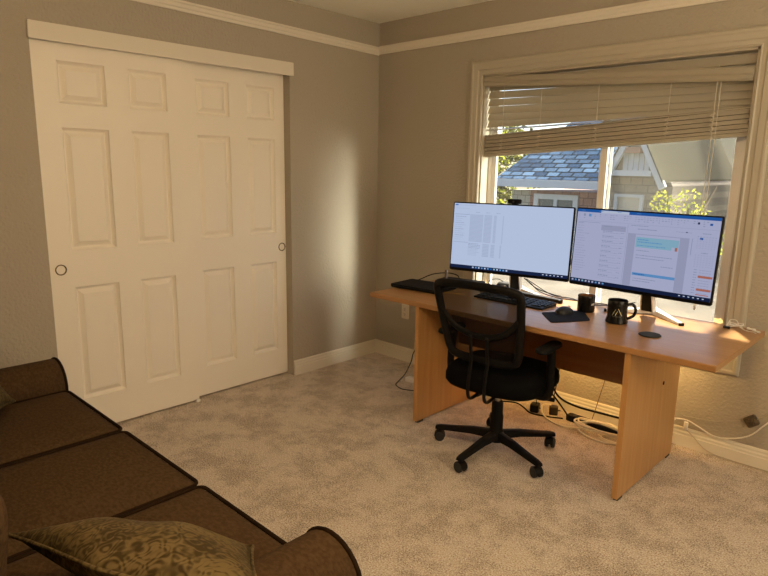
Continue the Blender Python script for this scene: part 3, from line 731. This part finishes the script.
def se(hx, hy, p, n=44):
    return [(hx * abs(math.cos(t)) ** (2 / p) * (1 if math.cos(t) >= 0 else -1), hy * abs(math.sin(t)) ** (2 / p) * (1 if math.sin(t) >= 0 else -1)) for t in [2 * PI * k / n for k in range(n)]]
for ins, z in ((.06, .383), (.012, .388), (0, .405), (0, .435), (.008, .462), (.030, .482), (.075, .492), (.14, .490), (.22, .486)):
    rg.append([(x + .008, y + .02, z - .018 * max(0, (y - .12) / .13) ** 2) for x, y in se(.262 - ins, .25 - ins, 3.4)])
loft(bm, rg); obj('seat', bm, BLACKF, ch, smooth=True, **L_)
def bk(x, z):   # curved back surface
    return Vector((x, -.174 - .286 * (z - .5) + .364 * x * x, z))
outl = [(-.150, .556), (0, .549), (.150, .556), (.186, .590), (.200, .66), (.211, .752), (.219, .84), (.222, .895), (.205, .924), (.11, .935), (0, .938), (-.11, .935), (-.205, .924), (-.222, .895), (-.219, .84), (-.211, .752), (-.200, .66), (-.186, .590)]
pts = catmull([(x, z, 0) for x, z in outl], 4, closed=True)
bm = B(); tube(bm, [bk(p.x, p.y) for p in pts], .017, 10, closed=True, up=(0, 1, 0), r2=.021); bf = obj('back_frame', bm, BLACK, ch, smooth=True, **L_)
smile = catmull([(-.209, .790, 0), (-.15, .725, 0), (-.08, .690, 0), (0, .680, 0), (.08, .690, 0), (.15, .725, 0), (.209, .790, 0)], 4)
bm = B(); tube(bm, [bk(p.x, p.y) + Vector((0, -.004, 0)) for p in smile], .010, 8, up=(0, 1, 0), r2=.016); obj('lumbar_bar', bm, BLACK, bf, smooth=True, **L_)
def half(z):
    zs = [p for p in pts if abs(p.y - z) < .03 and p.x > 0]
    return min(max(p.x for p in zs) if zs else .2, .222) - .002
def smile_z(x):
    x = abs(x)
    for p, q in zip(smile, smile[1:]):
        if p.x >= 0 and p.x <= x <= q.x: return p.y + (q.y - p.y) * (x - p.x) / max(1e-6, q.x - p.x)
    return .79 if x > .1 else .68
for nm, upper, mt in (('back_mesh', True, MESHB), ('lumbar_mesh', False, MESHL)):
    bm = B(); rows = []
    for i in range(13):
        row = []
        for j in range(21):
            t = -1 + 2 * j / 20
            zz = smile_z(t * .207)
            z0, z1 = (zz, .932) if upper else (.556 + .012 * t * t, zz)
            z = z0 + (z1 - z0) * i / 12
            row.append(bk(t * half(z), z))
        rows.append(row)
    loft(bm, rows, closed_ring=False); obj(nm, bm, mt, ch, smooth=True, **L_)
for sx in (-.045, .045):
    bm = B()
    p = [bk(sx, .684) + Vector((0, -.012, 0)), bk(sx, .60) + Vector((0, -.024, 0)), bk(sx, .55) + Vector((0, -.030, 0)), Vector((sx, -.235, .46)), Vector((sx, -.238, .385)), Vector((sx, -.215, .350)), Vector((sx, -.16, .348)), Vector((sx, -.09, .360))]
    tube(bm, catmull(p, 5), .010, 8, up=(1, 0, 0), r2=.007); obj('back_support', bm, BLACK, ch, smooth=True, **L_)
for sx in (-1, 1):
    bm = B(); e_ = .272
    p = [(sx * .16, -.02, .378), (sx * .25, -.02, .376), (sx * (e_ + .006), -.02, .40), (sx * (e_ + .012), -.02, .46), (sx * (e_ + .008), -.015, .55), (sx * (e_ + .002), -.01, .625)]
    tube(bm, catmull(p, 5), .010, 8, up=(0, 1, 0), r2=.022); ar = obj('armrest', bm, BLACK, ch, smooth=True, **L_)
    bm = B(); slab(bm, .034, .105, .030, [(.006, .622), (0, .628), (.001, .642), (.008, .648)], (sx * .272, -.035, 0)); obj('arm_pad', bm, BLACKM, ar, auto=40, **L_)

# ------------------------------------------------------------------ sofa
so = thing('sofa', (1.265, -2.95, 0), 'dark brown rolled arm sofa with three seat cushions', 'sofa')
bm = B(); box(bm, (.22, -3.48, .075), (2.36, -2.545, .325)); obj('base', bm, SOFA, so, bevel=.02, seg=3)
for x in (.26, 2.30):
    for y in (-2.60, -3.36):
        bm = B(); lathe(bm, [(.018, 0), (.026, .012), (.030, .06), (.034, .08)], 16, (x, y, 0)); obj('leg', bm, pmat('dark_wood_foot', (.04, .02, .01), .4), so, smooth=True)
def cushion_at(name, c, hx, hy, hz, crown, rad=.026, pipe=True):
    bm = B()
    lv = [(.03, -hz), (.004, -hz + .02), (0, -hz * .3), (0, hz * .5), (.006, hz - .014), (.018, hz - .002), (.05, hz + crown * .35), (.10, hz + crown * .62), (.17, hz + crown * .88), (min(hx, hy) - .02, hz + crown)]
    slab(bm, hx, hy, rad, lv, c, 6)
    o = obj(name, bm, SOFA, so, smooth=True)
    if pipe:
        for z in (hz - .006, -hz + .02):
            bm = B(); tube(bm, [(c[0] + x, c[1] + y, c[2] + z) for x, y in rrect(hx - .005, hy - .005, rad, 6)], .0065, 7, closed=True); obj('piping', bm, PIPE, o, smooth=True)
    return o
for x0, x1 in ((.500, 1.090), (1.096, 1.664), (1.670, 2.195)):
    cushion_at('seat_cushion', ((x0 + x1) / 2, -2.815, .390), (x1 - x0) / 2, .325, .073, .016)
bm = B()   # back frame
rg = []
for x in (.22, .5, 1.26, 2.0, 2.34):
    rg.append([(x, y, z) for y, z in ((-3.27, .30), (-3.33, .74), (-3.36, .80), (-3.43, .83), (-3.50, .80), (-3.53, .72), (-3.51, .30))])
loft(bm, rg); obj('backrest', bm, SOFA, so, bevel=.02, seg=3)
for x0, x1 in ((.505, 1.086), (1.092, 1.658), (1.664, 2.150)):
    bm = B(); hx = (x1 - x0) / 2; hz_ = .205
    rg = []
    lv = [(.03, -.08), (.005, -.065), (0, -.03), (0, .03), (.006, .055), (.03, .072), (.08, .085), (.15, .095)]
    for ins, d in lv: rg.append([((x0 + x1) / 2 + x, d, z) for x, z in rrect(hx - ins, hz_ - ins, .05, 6)])
    loft(bm, rg)
    bmesh.ops.transform(bm, matrix=Matrix.Translation((0, -3.225, .675)) @ Matrix.Rotation(math.radians(-8), 4, 'X'), verts=bm.verts)
    obj('back_cushion', bm, SOFA, so, smooth=True)
def arm(xc, inner):
    """rolled arm: profile in x-z swept along y"""
    prof = []
    for q in range(25):
        a = math.radians(-60 + 300 * q / 24)
        prof.append((xc + .112 * math.cos(a), .468 + .108 * math.sin(a)))
    prof = [(xc + .09, .12)] + prof + [(xc - .09, .12)]
    bm = B(); ys = [(-2.500, .93), (-2.488, .97), (-2.50, 1.0), (-2.56, 1.0), (-3.0, 1.0), (-3.42, 1.0), (-3.45, .96)]
    rg = []
    for i, (y, s) in enumerate([(-2.482, .90), (-2.486, .97), (-2.50, 1.0), (-2.60, 1.0), (-3.0, 1.0), (-3.48, 1.0), (-3.50, .95)]):
        rg.append([(xc + (x - xc) * s, y, .40 + (z - .40) * s) for x, z in prof])
    loft(bm, rg); o = obj('arm', bm, SOFA, so, auto=50)
    bm = B(); tube(bm, [(xc + (x - xc) * .995, -2.490, .40 + (z - .40) * .995) for x, z in prof], .0065, 7); obj('piping', bm, PIPE, o, smooth=True)
arm(.372, 1); arm(2.297, -1)

def pillow(P, thick, label, group=None):
    A, Bv, C, D = [Vector(p) for p in P]; c = (A + Bv + C + D) / 4
    t_ = thing('throw_pillow', c, label, 'pillow', 0, group)
    nrm = (Bv - A).cross(D - A).normalized()
    if nrm.z < 0: nrm = -nrm
    n = 26; top = []; bot = []
    for i in range(n + 1):
        rt = []; rb = []
        for j in range(n + 1):
            u, v = i / n * 2 - 1, j / n * 2 - 1
            pin = .055; uu = u * (1 - pin * (1 - v * v)); vv = v * (1 - pin * (1 - u * u))
            s, q = (uu + 1) / 2, (vv + 1) / 2
            base = A * (1 - s) * (1 - q) + Bv * s * (1 - q) + C * s * q + D * (1 - s) * q
            h = thick * ((1 - u ** 2) ** .55) * ((1 - v ** 2) ** .55)
            wr = .006 * math.sin(7 * u + 3 * v) * (1 - u * u) * (1 - v * v)
            rt.append(base + nrm * (h + wr)); rb.append(base - nrm * h * .8)
        top.append(rt); bot.append(rb)
    bm = B(); loft(bm, top, closed_ring=False); loft(bm, bot, closed_ring=False); bmesh.ops.remove_doubles(bm, verts=bm.verts, dist=1e-4)
    obj('cover', bm, PAIS, t_, smooth=True)
    edge = [top[i][0] for i in range(n + 1)] + [top[n][j] for j in range(1, n + 1)] + [top[n - i][n] for i in range(1, n + 1)] + [top[0][n - j] for j in range(1, n)]
    bm = B(); tube(bm, edge, .005, 6, closed=True); obj('welt', bm, PAIS, t_, smooth=True)
pillow([(1.800, -3.07, .605), (2.170, -2.635, .545), (2.56, -2.86, .70), (2.24, -3.03, .72)], .080, 'olive gold paisley throw pillow lying against the near sofa arm')
pillow([(.615, -2.735, .505), (.44, -2.97, .80), (.84, -3.13, .95), (1.02, -2.93, .60)], .06, 'olive gold paisley throw pillow standing by the far sofa arm')

# ------------------------------------------------------------------ outlets, cables under the desk
ou = thing('wall_outlet', (.318, 0, .39), 'ivory duplex wall outlet low on the wall past the desk end', 'outlet')
bm = B(); slab(bm, .036, .057, .006, [(0, 0), (0, .004), (.003, .006)]); bmesh.ops.transform(bm, matrix=Matrix.Translation((.318, 0, .39)) @ Matrix.Rotation(PI / 2, 4, 'X'), verts=bm.verts); obj('cover_plate', bm, IVORY, ou, auto=40)
for dz in (-.02, .02):
    bm = B(); slab(bm, .017, .0145, .012, [(0, 0), (0, .002), (.002, .003)]); bmesh.ops.transform(bm, matrix=Matrix.Translation((.318, -.006, .39 + dz)) @ Matrix.Rotation(PI / 2, 4, 'X'), verts=bm.verts); r_ = obj('receptacle', bm, IVORY, ou, auto=40)
    bm = B(); box(bm, (.311, -.0096, .39 + dz - .002), (.313, -.0088, .39 + dz + .008)); box(bm, (.322, -.0096, .39 + dz - .002), (.324, -.0088, .39 + dz + .008)); box(bm, (.3155, -.0096, .39 + dz - .010), (.3205, -.0088, .39 + dz - .005)); obj('slot', bm, BLACKM, r_)
jk = thing('cable_jack', (2.682, 0, .240), 'tilted brown cable jack on the wall beyond the desk', 'cable jack')
bm = B(); slab(bm, .030, .028, .004, [(0, 0), (0, .012), (.004, .015)]); bmesh.ops.transform(bm, matrix=Matrix.Translation((2.682, 0, .240)) @ Matrix.Rotation(math.radians(-38), 4, 'Y') @ Matrix.Rotation(PI / 2, 4, 'X'), verts=bm.verts); obj('box', bm, BRASSJ, jk, auto=40)
bm = B()
for dx, dz in ((-.012, .010), (.010, -.008), (.012, .012)):
    rg = [[(2.682 + dx + r * math.cos(2 * PI * k / 10), -.015 - h, .24 + dz + r * math.sin(2 * PI * k / 10)) for k in range(10)] for r, h in ((.004, -.001), (.004, .002), (.001, .0025))]
    loft(bm, rg)
obj('terminal', bm, NICKEL, jk, smooth=True)
cable('phone_wire', [(2.705, -.008, .255), (2.74, -.006, .285), (2.80, -.006, .36), (2.90, -.006, .46)], .0025, pmat('grey_wire', (.33, .29, .23), .5), 'thin grey wire running up the wall from the brown jack')
cable('phone_wire', [(2.655, -.008, .232), (2.60, -.006, .215), (2.53, -.006, .19), (2.45, -.006, .178), (2.36, -.006, .17)], .0016, pmat('grey_wire_thin', (.36, .32, .26), .5), 'hair thin grey wire running along the wall from the brown jack to the desk')
cable('network_cable', [(2.25, -.05, .14), (2.37, -.024, .158), (2.44, -.016, .138), (2.52, -.014, .108), (2.60, -.012, .120), (2.68, -.010, .160), (2.74, -.010, .235), (2.80, -.010, .32)], .0038, WHITEP, 'white cable drooping along the wall beneath the brown jack')
cable('coax_cable', [(2.38, -.022, .112), (2.43, -.026, .075), (2.50, -.026, .022), (2.60, -.024, .008), (2.80, -.024, .008), (3.1, -.024, .008)], .003, pmat('beige_cable', (.5, .43, .32), .5), 'beige cable hugging the foot of the baseboard beyond the desk')
bm = B(); slab(bm, .011, .009, .003, [(.001, -.02), (0, -.018), (0, .02), (.001, .022)], (2.385, -.024, .125)); tag(obj('cable_clip', bm, WHITEP, auto=40), 'small white cable clip on the baseboard by the desk leg', 'clip')

ps = thing('power_strip', (1.905, -.135, 0), 'black power strip on the carpet under the desk', 'power strip', math.radians(-4))
bm = B(); slab(bm, .15, .028, .008, [(.002, .001), (0, .004), (0, .030), (.004, .036)]); obj('body', bm, BLACK, ps, local=True, auto=40)
for k in range(5):
    bm = B(); slab(bm, .014, .014, .012, [(0, .0362), (0, .0375)], (-.10 + .045 * k, 0, 0)); obj('socket', bm, DARK, ps, local=True)
for nm, x, y, rz, hx, hy, h, lab, mat in (('power_adapter', 1.555, -.165, .3, .026, .030, .052, 'black plug adapter standing on the carpet behind the chair', BLACK), ('power_adapter', 1.660, -.125, .5, .026, .022, .055, 'brown black plug adapter between the chair and the power strip', pmat('brown_black', (.03, .02, .014), .5)), ('power_adapter', 2.10, -.14, -.3, .045, .022, .028, 'black power brick lying by the near desk leg', BLACK), ('power_adapter', .672, -.318, .2, .040, .026, .030, 'white power adapter on the carpet past the far desk leg', WHITEP)):
    t_ = thing(nm, (x, y, 0), lab, 'power adapter', rz); bm = B(); slab(bm, hx, hy, .006, [(.003, .0005), (0, .003), (0, h - .004), (.004, h)]); obj('body', bm, mat, t_, local=True, auto=40)
    bm = B(); tube(bm, [(hx - .002, 0, h * .5), (hx + .016, 0, h * .5)], [.005, .003], 8); obj('strain_relief', bm, mat, t_, local=True)
cable('adapter_lead', [(.715, -.31, .016), (.75, -.33, .006), (.79, -.38, .005), (.845, -.40, .005)], .0025, WHITEP, 'short white lead on the carpet by the white power adapter')
cable('power_cable', [(1.12, -.14, .70), (.95, -.22, .50), (.80, -.36, .32), (.758, -.40, .252), (.734, -.40, .176), (.682, -.40, .077), (.640, -.42, .018), (.650, -.455, .005), (.735, -.486, .005), (.82, -.451, .005), (.95, -.44, .005), (1.125, -.44, .005)], .0034, BLACKM, 'black cord looping onto the carpet past the far desk leg')
rnd = random.Random(5)
def coil(cx, cy, r, turns, seed, z0=.005):
    q = random.Random(seed); P = []
    n = int(turns * 9)
    for i in range(n):
        a = 2 * PI * i / 9; rr_ = r * (1 + q.uniform(-.18, .18))
        P.append((cx + rr_ * 1.35 * math.cos(a), min(cy + rr_ * .62 * math.sin(a), -.03), z0 + .004 * (i / 9) + q.uniform(0, .012)))
    return P
cable('extension_cable', coil(2.00, -.215, .100, 4, 1, .036) + [(1.90, -.24, .02), (1.80, -.26, .006), (1.70, -.24, .006), (1.62, -.19, .02), (1.60, -.15, .05), (1.645, -.13, .06)], .0055, CREAMC, 'cream cord coiled by the near desk leg and looping toward the chair')
cable('network_cable', coil(2.12, -.255, .075, 3, 2, .008) + [(2.16, -.13, .02), (2.24, -.06, .06), (2.30, -.035, .12), (2.33, -.03, .15)], .0050, CREAMC, 'thin cream cable in small loops on the carpet at the near desk leg')
cable('network_cable', [(2.20, -.19, .006), (2.08, -.29, .006), (1.96, -.285, .006), (1.88, -.24, .012), (1.90, -.19, .045), (1.98, -.20, .07), (2.05, -.16, .05), (2.12, -.09, .03), (2.18, -.10, .02)], .0052, pmat('white_cable', (.86, .83, .75), .45), 'white cable swept in a wide arc before the power strip')
cable('power_cable', [(1.60, -.06, .50), (1.585, -.05, .32), (1.60, -.05, .17), (1.66, -.07, .10), (1.78, -.08, .075), (1.95, -.06, .07), (2.15, -.05, .072), (2.33, -.05, .06)], .0065, BLACKM, 'thick black cord slung along the baseboard under the desk')
cable('power_cable', [(1.50, -.05, .45), (1.50, -.04, .28), (1.54, -.05, .15), (1.64, -.09, .10), (1.74, -.14, .05), (1.77, -.155, .03)], .0055, BLACKM, 'black cord hanging behind the chair and running to the power strip')
cable('power_cable', [(1.562, -.165, .05), (1.56, -.15, .10), (1.55, -.08, .2), (1.53, -.05, .34), (1.52, -.06, .52)], .003, BLACKM, 'black cord rising from the plug adapter behind the chair')
cable('power_cable', [(1.955, -.040, .50), (1.93, -.036, .30), (1.905, -.040, .17), (1.90, -.075, .09), (1.905, -.12, .045)], .0025, pmat('dark_brown_cord', (.06, .03, .015), .5), 'thin brown cord hanging down the wall into the power strip')
cable('power_cable', [(1.30, -.20, .005), (1.40, -.14, .005), (1.48, -.17, .005), (1.56, -.22, .006), (1.66, -.20, .008), (1.75, -.175, .015)], .0048, BLACKM, 'black cord lying flat on the carpet behind the chair')

# ------------------------------------------------------------------ ceiling lamp (above the middle of the room, out of the picture)
LX, LY = 2.7, -2.7
cl = thing('ceiling_lamp', (LX, LY, H), 'round frosted glass globe lamp hanging from the ceiling', 'ceiling lamp')
bm = B(); lathe(bm, [(.07, 0), (.07, -.012), (.05, -.03), (.012, -.04), (.008, -.045), (.008, -.20), (.03, -.21)], 28, (LX, LY, H)); obj('stem', bm, NICKEL, cl, auto=40)
bm = B(); lathe(bm, [(.03, -.205), (.09, -.222), (.135, -.26), (.15, -.31), (.135, -.36), (.09, -.40), (.03, -.415)], 32, (LX, LY, H)); obj('lamp_shade', bm, emat('lamp_glow', (1.0, .68, .38), 75.0), cl, smooth=True)

# ------------------------------------------------------------------ outdoors
GZ = -2.8
GR = pmat('garden_ground', (.06, .062, .03), .9, col2=(.085, .075, .045), vscale=1.2)
bm = B(); box(bm, (-40, .2, GZ - .2), (40, 60, GZ)); struct('ground', bm, GR)
HILL = pmat('hill_scrub', (.060, .054, .032), .95, col2=(.030, .030, .016), vscale=.5, detail=8)
bm = B(); loft(bm, [[(-9, 17, GZ - .1), (-9, 34, 9), (-9, 36, GZ - .1)], [(30, 17, GZ - .1), (30, 34, 9), (30, 36, GZ - .1)]]); struct('hill', bm, HILL)
STUCCO = pmat('weathered_wood', (.075, .068, .045), .9, spec=.1, col2=(.045, .042, .028), vscale=20)
WPAINT = pmat('white_paint_outdoor', (.56, .59, .64), .5)
DGLASS = pmat('dark_window_glass', (.10, .12, .13), .05, spec=0.8)
bm = B(); box(bm, (-2.2, .16, .30), (5.0, 3.0, .42)); struct('added_bounce_ledge', bm, pmat('pale_bounce_ledge', (.15, .135, .11), .9, spec=.1, var=.4, vscale=2))['kind'] = 'structure'  # added ledge outside the window to bounce sun up into the room
h1 = thing('neighbour_house', (-4.5, 9.0, GZ), 'neighbouring house with blue grey shingle roof seen through the far window pane', 'house')
REDS = siding_mat('red_shingle_siding', (.38, .22, .17), (.29, .16, .13), .16)
PALES = siding_mat('pale_shingle_siding', (.46, .44, .39), (.36, .34, .30), .16)
bm = B(); box(bm, (-4.45, 9.0, GZ), (-3.98, 13, 1.0)); obj('wall', bm, PALES, h1)
bm = B(); box(bm, (-3.98, 9.02, GZ), (-1.85, 13, 1.0)); o = obj('wall', bm, REDS, h1); o['label'] = 'red brown shingled wall'
bm = B()   # roof plane, local frame so the courses run along the eave
loft(bm, [[(-4.62, 8.55, 1.16), (-3.9, 12.2, 3.2), (-3.9, 12.2, 3.28), (-4.62, 8.55, 1.26)], [(-1.75, 8.55, 1.16), (-1.75, 12.2, 3.2), (-1.75, 12.2, 3.28), (-1.75, 8.55, 1.26)]])
obj('roof', bm, roof_mat(), h1)
bm = B(); box(bm, (-4.64, 8.50, 1.08), (-1.75, 8.56, 1.245)); obj('fascia', bm, WPAINT, h1)
bm = B(); box(bm, (-4.6, 8.56, 1.09), (-1.75, 9.05, 1.11)); obj('soffit', bm, WPAINT, h1)
bm = B(); rect_frame(bm, -3.86, -2.80, -.45, .93, .11, 8.96, 9.06); box(bm, (-3.37, 8.97, -.36), (-3.29, 9.05, .84)); wf = obj('window', bm, WPAINT, h1)
bm = B(); box(bm, (-3.8, 9.015, -.4), (-2.85, 9.03, .88)); obj('pane', bm, DGLASS, wf)

h2 = thing('gabled_house', (-.9, 7.0, GZ), 'tan house with a white trimmed gable seen through the near window pane', 'house')
TAN = siding_mat('tan_board_siding', (.30, .25, .20), (.26, .215, .175), .13)
bm = B(); pr = [(-1.42, GZ), (-.30, GZ), (-.30, 1.22), (-.865, 2.22), (-1.42, 1.22)]
loft(bm, [[(x, 7.25, z) for x, z in pr], [(x, 11, z) for x, z in pr]]); obj('wall', bm, TAN, h2)
for sx, nm in ((-1, 'a'), (1, 'b')):
    a = Vector((-.865 + sx * .03, 0, 2.16)); b = Vector((-.865 + sx * .52, 0, 1.20)); d = (b - a).normalized(); n = Vector((-d.z, 0, d.x)) * .055
    bm = B(); loft(bm, [[(p.x, y, p.z) for p in (a - n, b - n, b + n, a + n)] for y in (6.90, 6.98)]); obj('barge_board', bm, WPAINT, h2)
    n2 = Vector((0, 0, .05)); bm = B(); loft(bm, [[(p.x, y, p.z) for p in (a + n2 * 1.6, b + n2 * 1.6, b + n2 * 2.6, a + n2 * 2.6)] for y in (6.88, 11.1)]); obj('roof_slope', bm, STUCCO, h2)
bm = B(); box(bm, (-1.21, 6.92, 1.385), (-.55, 6.99, 1.475)); obj('collar_beam', bm, WPAINT, h2)
bm = B(); box(bm, (-.99, 6.86, 1.755), (-.74, 7.02, 1.85)); o = obj('beam_end', bm, pmat('redwood_beam', (.36, .17, .11), .7), h2); o['label'] = 'red brown beam end'
for i in range(5):
    bm = B(); box(bm, (-1.08 + .09 * i, 7.05, 1.475), (-1.00 + .09 * i, 7.08, 1.77)); obj('gable_board', bm, WPAINT, h2)
bm = B(); rect_frame(bm, -1.24, -.745, .2, 1.07, .05, 7.18, 7.27); wf = obj('window', bm, WPAINT, h2)
bm = B(); box(bm, (-1.2, 7.235, .24), (-.78, 7.245, 1.03)); obj('pane', bm, pmat('curtained_glass', (.48, .44, .38), .25), wf)
def tree(loc, h, r, n, mats, label, name='garden_tree', seed=1, leaf=.12, sq=1.0, group=None):
    q = random.Random(seed); t_ = thing(name, loc, label, 'tree' if 'tree' in name else 'shrub', 0, group)
    bm = B(); tube(bm, [(0, 0, 0), (.05, .03, h * .45), (.0, .05, h * .8)], [.13, .09, .03], 8)
    for k in range(7):
        a = q.uniform(0, 6.28); tube(bm, [(0, .03, h * (.35 + .06 * k)), (math.cos(a) * r * .6, math.sin(a) * r * .6, h * (.5 + .06 * k))], [.04, .012], 5)
    obj('trunk', bm, pmat('bark', (.13, .10, .07), .9), t_, local=True)
    blobs = [(Vector((q.gauss(0, .45) * r, q.gauss(0, .45) * r, h * .72 + q.gauss(0, .35) * r * sq)), q.uniform(.3, .55) * r) for _ in range(14)]
    bm = B()
    for i in range(n):
        c, rad = q.choice(blobs); d = Vector((q.gauss(0, 1), q.gauss(0, 1), q.gauss(0, 1))).normalized()
        p = c + d * rad * q.uniform(.6, 1.05); u = Vector((q.gauss(0, 1), q.gauss(0, 1), q.gauss(0, 1))).normalized(); w = u.orthogonal().normalized() ; s = leaf * q.uniform(.6, 1.3)
        f = quad(bm, [p - u * s, p + w * s * .4, p + u * s, p - w * s * .4], q.randrange(len(mats)))
    obj('foliage', bm, mats, t_, local=True)
def leafm(n, c):
    m, nt, out = new_mat(n); N = nt.nodes; L = nt.links
    d = N.new('ShaderNodeBsdfDiffuse'); t2 = N.new('ShaderNodeBsdfTranslucent'); d.inputs[0].default_value = (*c, 1); t2.inputs[0].default_value = (c[0] * 1.3, c[1] * 1.25, c[2] * .6, 1)
    x = N.new('ShaderNodeMixShader'); x.inputs[0].default_value = .5; L.new(d.outputs[0], x.inputs[1]); L.new(t2.outputs[0], x.inputs[2]); L.new(x.outputs[0], out.inputs[0]); return m
LD = [leafm('leaf_dark', (.030, .036, .013)), leafm('leaf_olive', (.066, .066, .026)), leafm('leaf_mid', (.09, .094, .035))]
LY_ = [leafm('leaf_yellow', (.55, .54, .09)), leafm('leaf_lime', (.36, .41, .08)), leafm('leaf_green', (.15, .18, .05))]
tree((-8.6, 13.0, GZ), 5.2, 1.7, 4200, LD[1:] + LY_[1:2], 'leafy green tree beyond the far window edge', seed=3)
tree((-6.2, 8.3, GZ), 4.2, .75, 2200, LD + LY_[1:], 'pale green tree at the end of the shingle roofed house', seed=8, leaf=.08)
tree((.62, 5.2, GZ), 4.75, .50, 1500, LY_, 'yellow green shrub outside the near window pane', name='garden_shrub', seed=5, leaf=.032)
tree((2.6, 9.6, GZ), 6.2, 1.9, 4200, LD, 'dark olive tree behind the yellow shrub', seed=6, leaf=.11)
tree((.6, 16.0, GZ), 8.5, 3.2, 5200, LD[1:], 'tall olive tree rising behind the gabled house', seed=9, leaf=.17)
tree((6.6, 13.5, GZ), 6.5, 2.2, 4200, LD, 'olive tree beside the gabled house, beyond the near window edge', seed=12, leaf=.15)

# unseen eave added outside the window, its depth set to cut high sun
bm = B(); box(bm, (-1.5, .14, 2.62), (6, .585, 2.70)); struct('added_eave', bm, WPAINT)

# unseen board and slats added outside to keep sun off the floor
bm = B(); box(bm, (1.35, 1.02, 2.72), (1.98, 1.10, 2.99)); [box(bm, (-.62 + .066 * k, 1.03, 2.72), (-.62 + .066 * k + .030, 1.09, 2.99)) for k in range(30)]; box(bm, (-.7, 1.02, 2.68), (1.98, 1.10, 2.73)); box(bm, (-.7, 1.02, 2.98), (1.98, 1.10, 3.01)); box(bm, (-.66, .14, 2.72), (-.60, 1.02, 2.80)); box(bm, (1.36, .14, 2.72), (1.42, 1.02, 2.80)); box(bm, (1.91, .14, 2.72), (1.97, 1.02, 2.80)); struct('added_sun_baffle', bm, WPAINT)['kind'] = 'structure'

# ------------------------------------------------------------------ light: sun and sky
w = bpy.data.worlds.new('world'); S.world = w; w.use_nodes = True
nt = w.node_tree; bg = nt.nodes['Background']
sky = nt.nodes.new('ShaderNodeTexSky'); sky.sky_type = 'NISHITA'; sky.sun_disc = False; sky.sun_elevation = math.radians(50); sky.sun_rotation = math.radians(20)
N = nt.nodes; L = nt.links
tc = N.new('ShaderNodeTexCoord')   # bright sky patch added low to one side to light the corner wall
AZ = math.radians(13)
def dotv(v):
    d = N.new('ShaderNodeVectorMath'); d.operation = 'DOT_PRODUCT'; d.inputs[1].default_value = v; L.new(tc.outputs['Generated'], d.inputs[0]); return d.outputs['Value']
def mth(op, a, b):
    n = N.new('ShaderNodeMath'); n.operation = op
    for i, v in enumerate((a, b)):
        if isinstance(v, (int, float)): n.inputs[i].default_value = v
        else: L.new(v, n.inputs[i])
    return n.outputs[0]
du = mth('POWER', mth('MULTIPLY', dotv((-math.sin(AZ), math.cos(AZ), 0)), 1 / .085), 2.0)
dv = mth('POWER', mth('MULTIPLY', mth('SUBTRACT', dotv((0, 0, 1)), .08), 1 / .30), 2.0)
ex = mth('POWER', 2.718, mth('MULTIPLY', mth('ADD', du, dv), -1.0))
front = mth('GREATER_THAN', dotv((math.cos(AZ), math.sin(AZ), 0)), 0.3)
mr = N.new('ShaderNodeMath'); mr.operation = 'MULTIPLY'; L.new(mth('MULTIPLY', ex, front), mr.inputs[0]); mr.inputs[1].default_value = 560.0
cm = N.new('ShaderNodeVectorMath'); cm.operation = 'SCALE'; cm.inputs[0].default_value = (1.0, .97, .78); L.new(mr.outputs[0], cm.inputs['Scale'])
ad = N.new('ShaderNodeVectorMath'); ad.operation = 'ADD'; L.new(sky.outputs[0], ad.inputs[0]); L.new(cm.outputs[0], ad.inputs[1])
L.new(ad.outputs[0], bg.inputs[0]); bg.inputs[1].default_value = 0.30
sd = bpy.data.lights.new('sun', 'SUN'); sd.energy = 20.0; sd.angle = math.radians(1.6); sd.color = (1.0, .91, .74)
sun = bpy.data.objects.new('sun', sd); COL.objects.link(sun)
dirv = Vector((.30, -.50, -1.0)).normalized()
sun.rotation_euler = dirv.to_track_quat('-Z', 'Y').to_euler(); sun.location = (-3, 6, 8)

# ------------------------------------------------------------------ camera
cam = bpy.data.cameras.new('camera'); cam.sensor_width = 36; cam.lens = 610.97 / 768 * 36; cam.clip_start = .05
co = bpy.data.objects.new('camera', cam); COL.objects.link(co)
yaw, pit, rol = math.radians(43.70668), math.radians(11.2562), math.radians(.93328)
f = Vector((-math.sin(yaw) * math.cos(pit), math.cos(yaw) * math.cos(pit), -math.sin(pit)))
r = f.cross(Vector((0, 0, 1))).normalized(); u = r.cross(f)
r2 = r * math.cos(rol) + u * math.sin(rol); u2 = -r * math.sin(rol) + u * math.cos(rol)
M = Matrix((r2, u2, -f)).transposed().to_4x4(); M.translation = Vector((3.33823, -3.40149, 1.47459)); co.matrix_world = M
S.camera = co

vs = S.view_settings
S.display_settings.display_device = 'sRGB'
vs.view_transform = 'Standard'; vs.look = 'None'; vs.gamma = 1.0; vs.exposure = 0.0; vs.use_curve_mapping = False
cy = S.cycles
cy.max_bounces = 8; cy.diffuse_bounces = 5; cy.transparent_max_bounces = 16; cy.sample_clamp_indirect = 6.0
cy.use_denoising = True
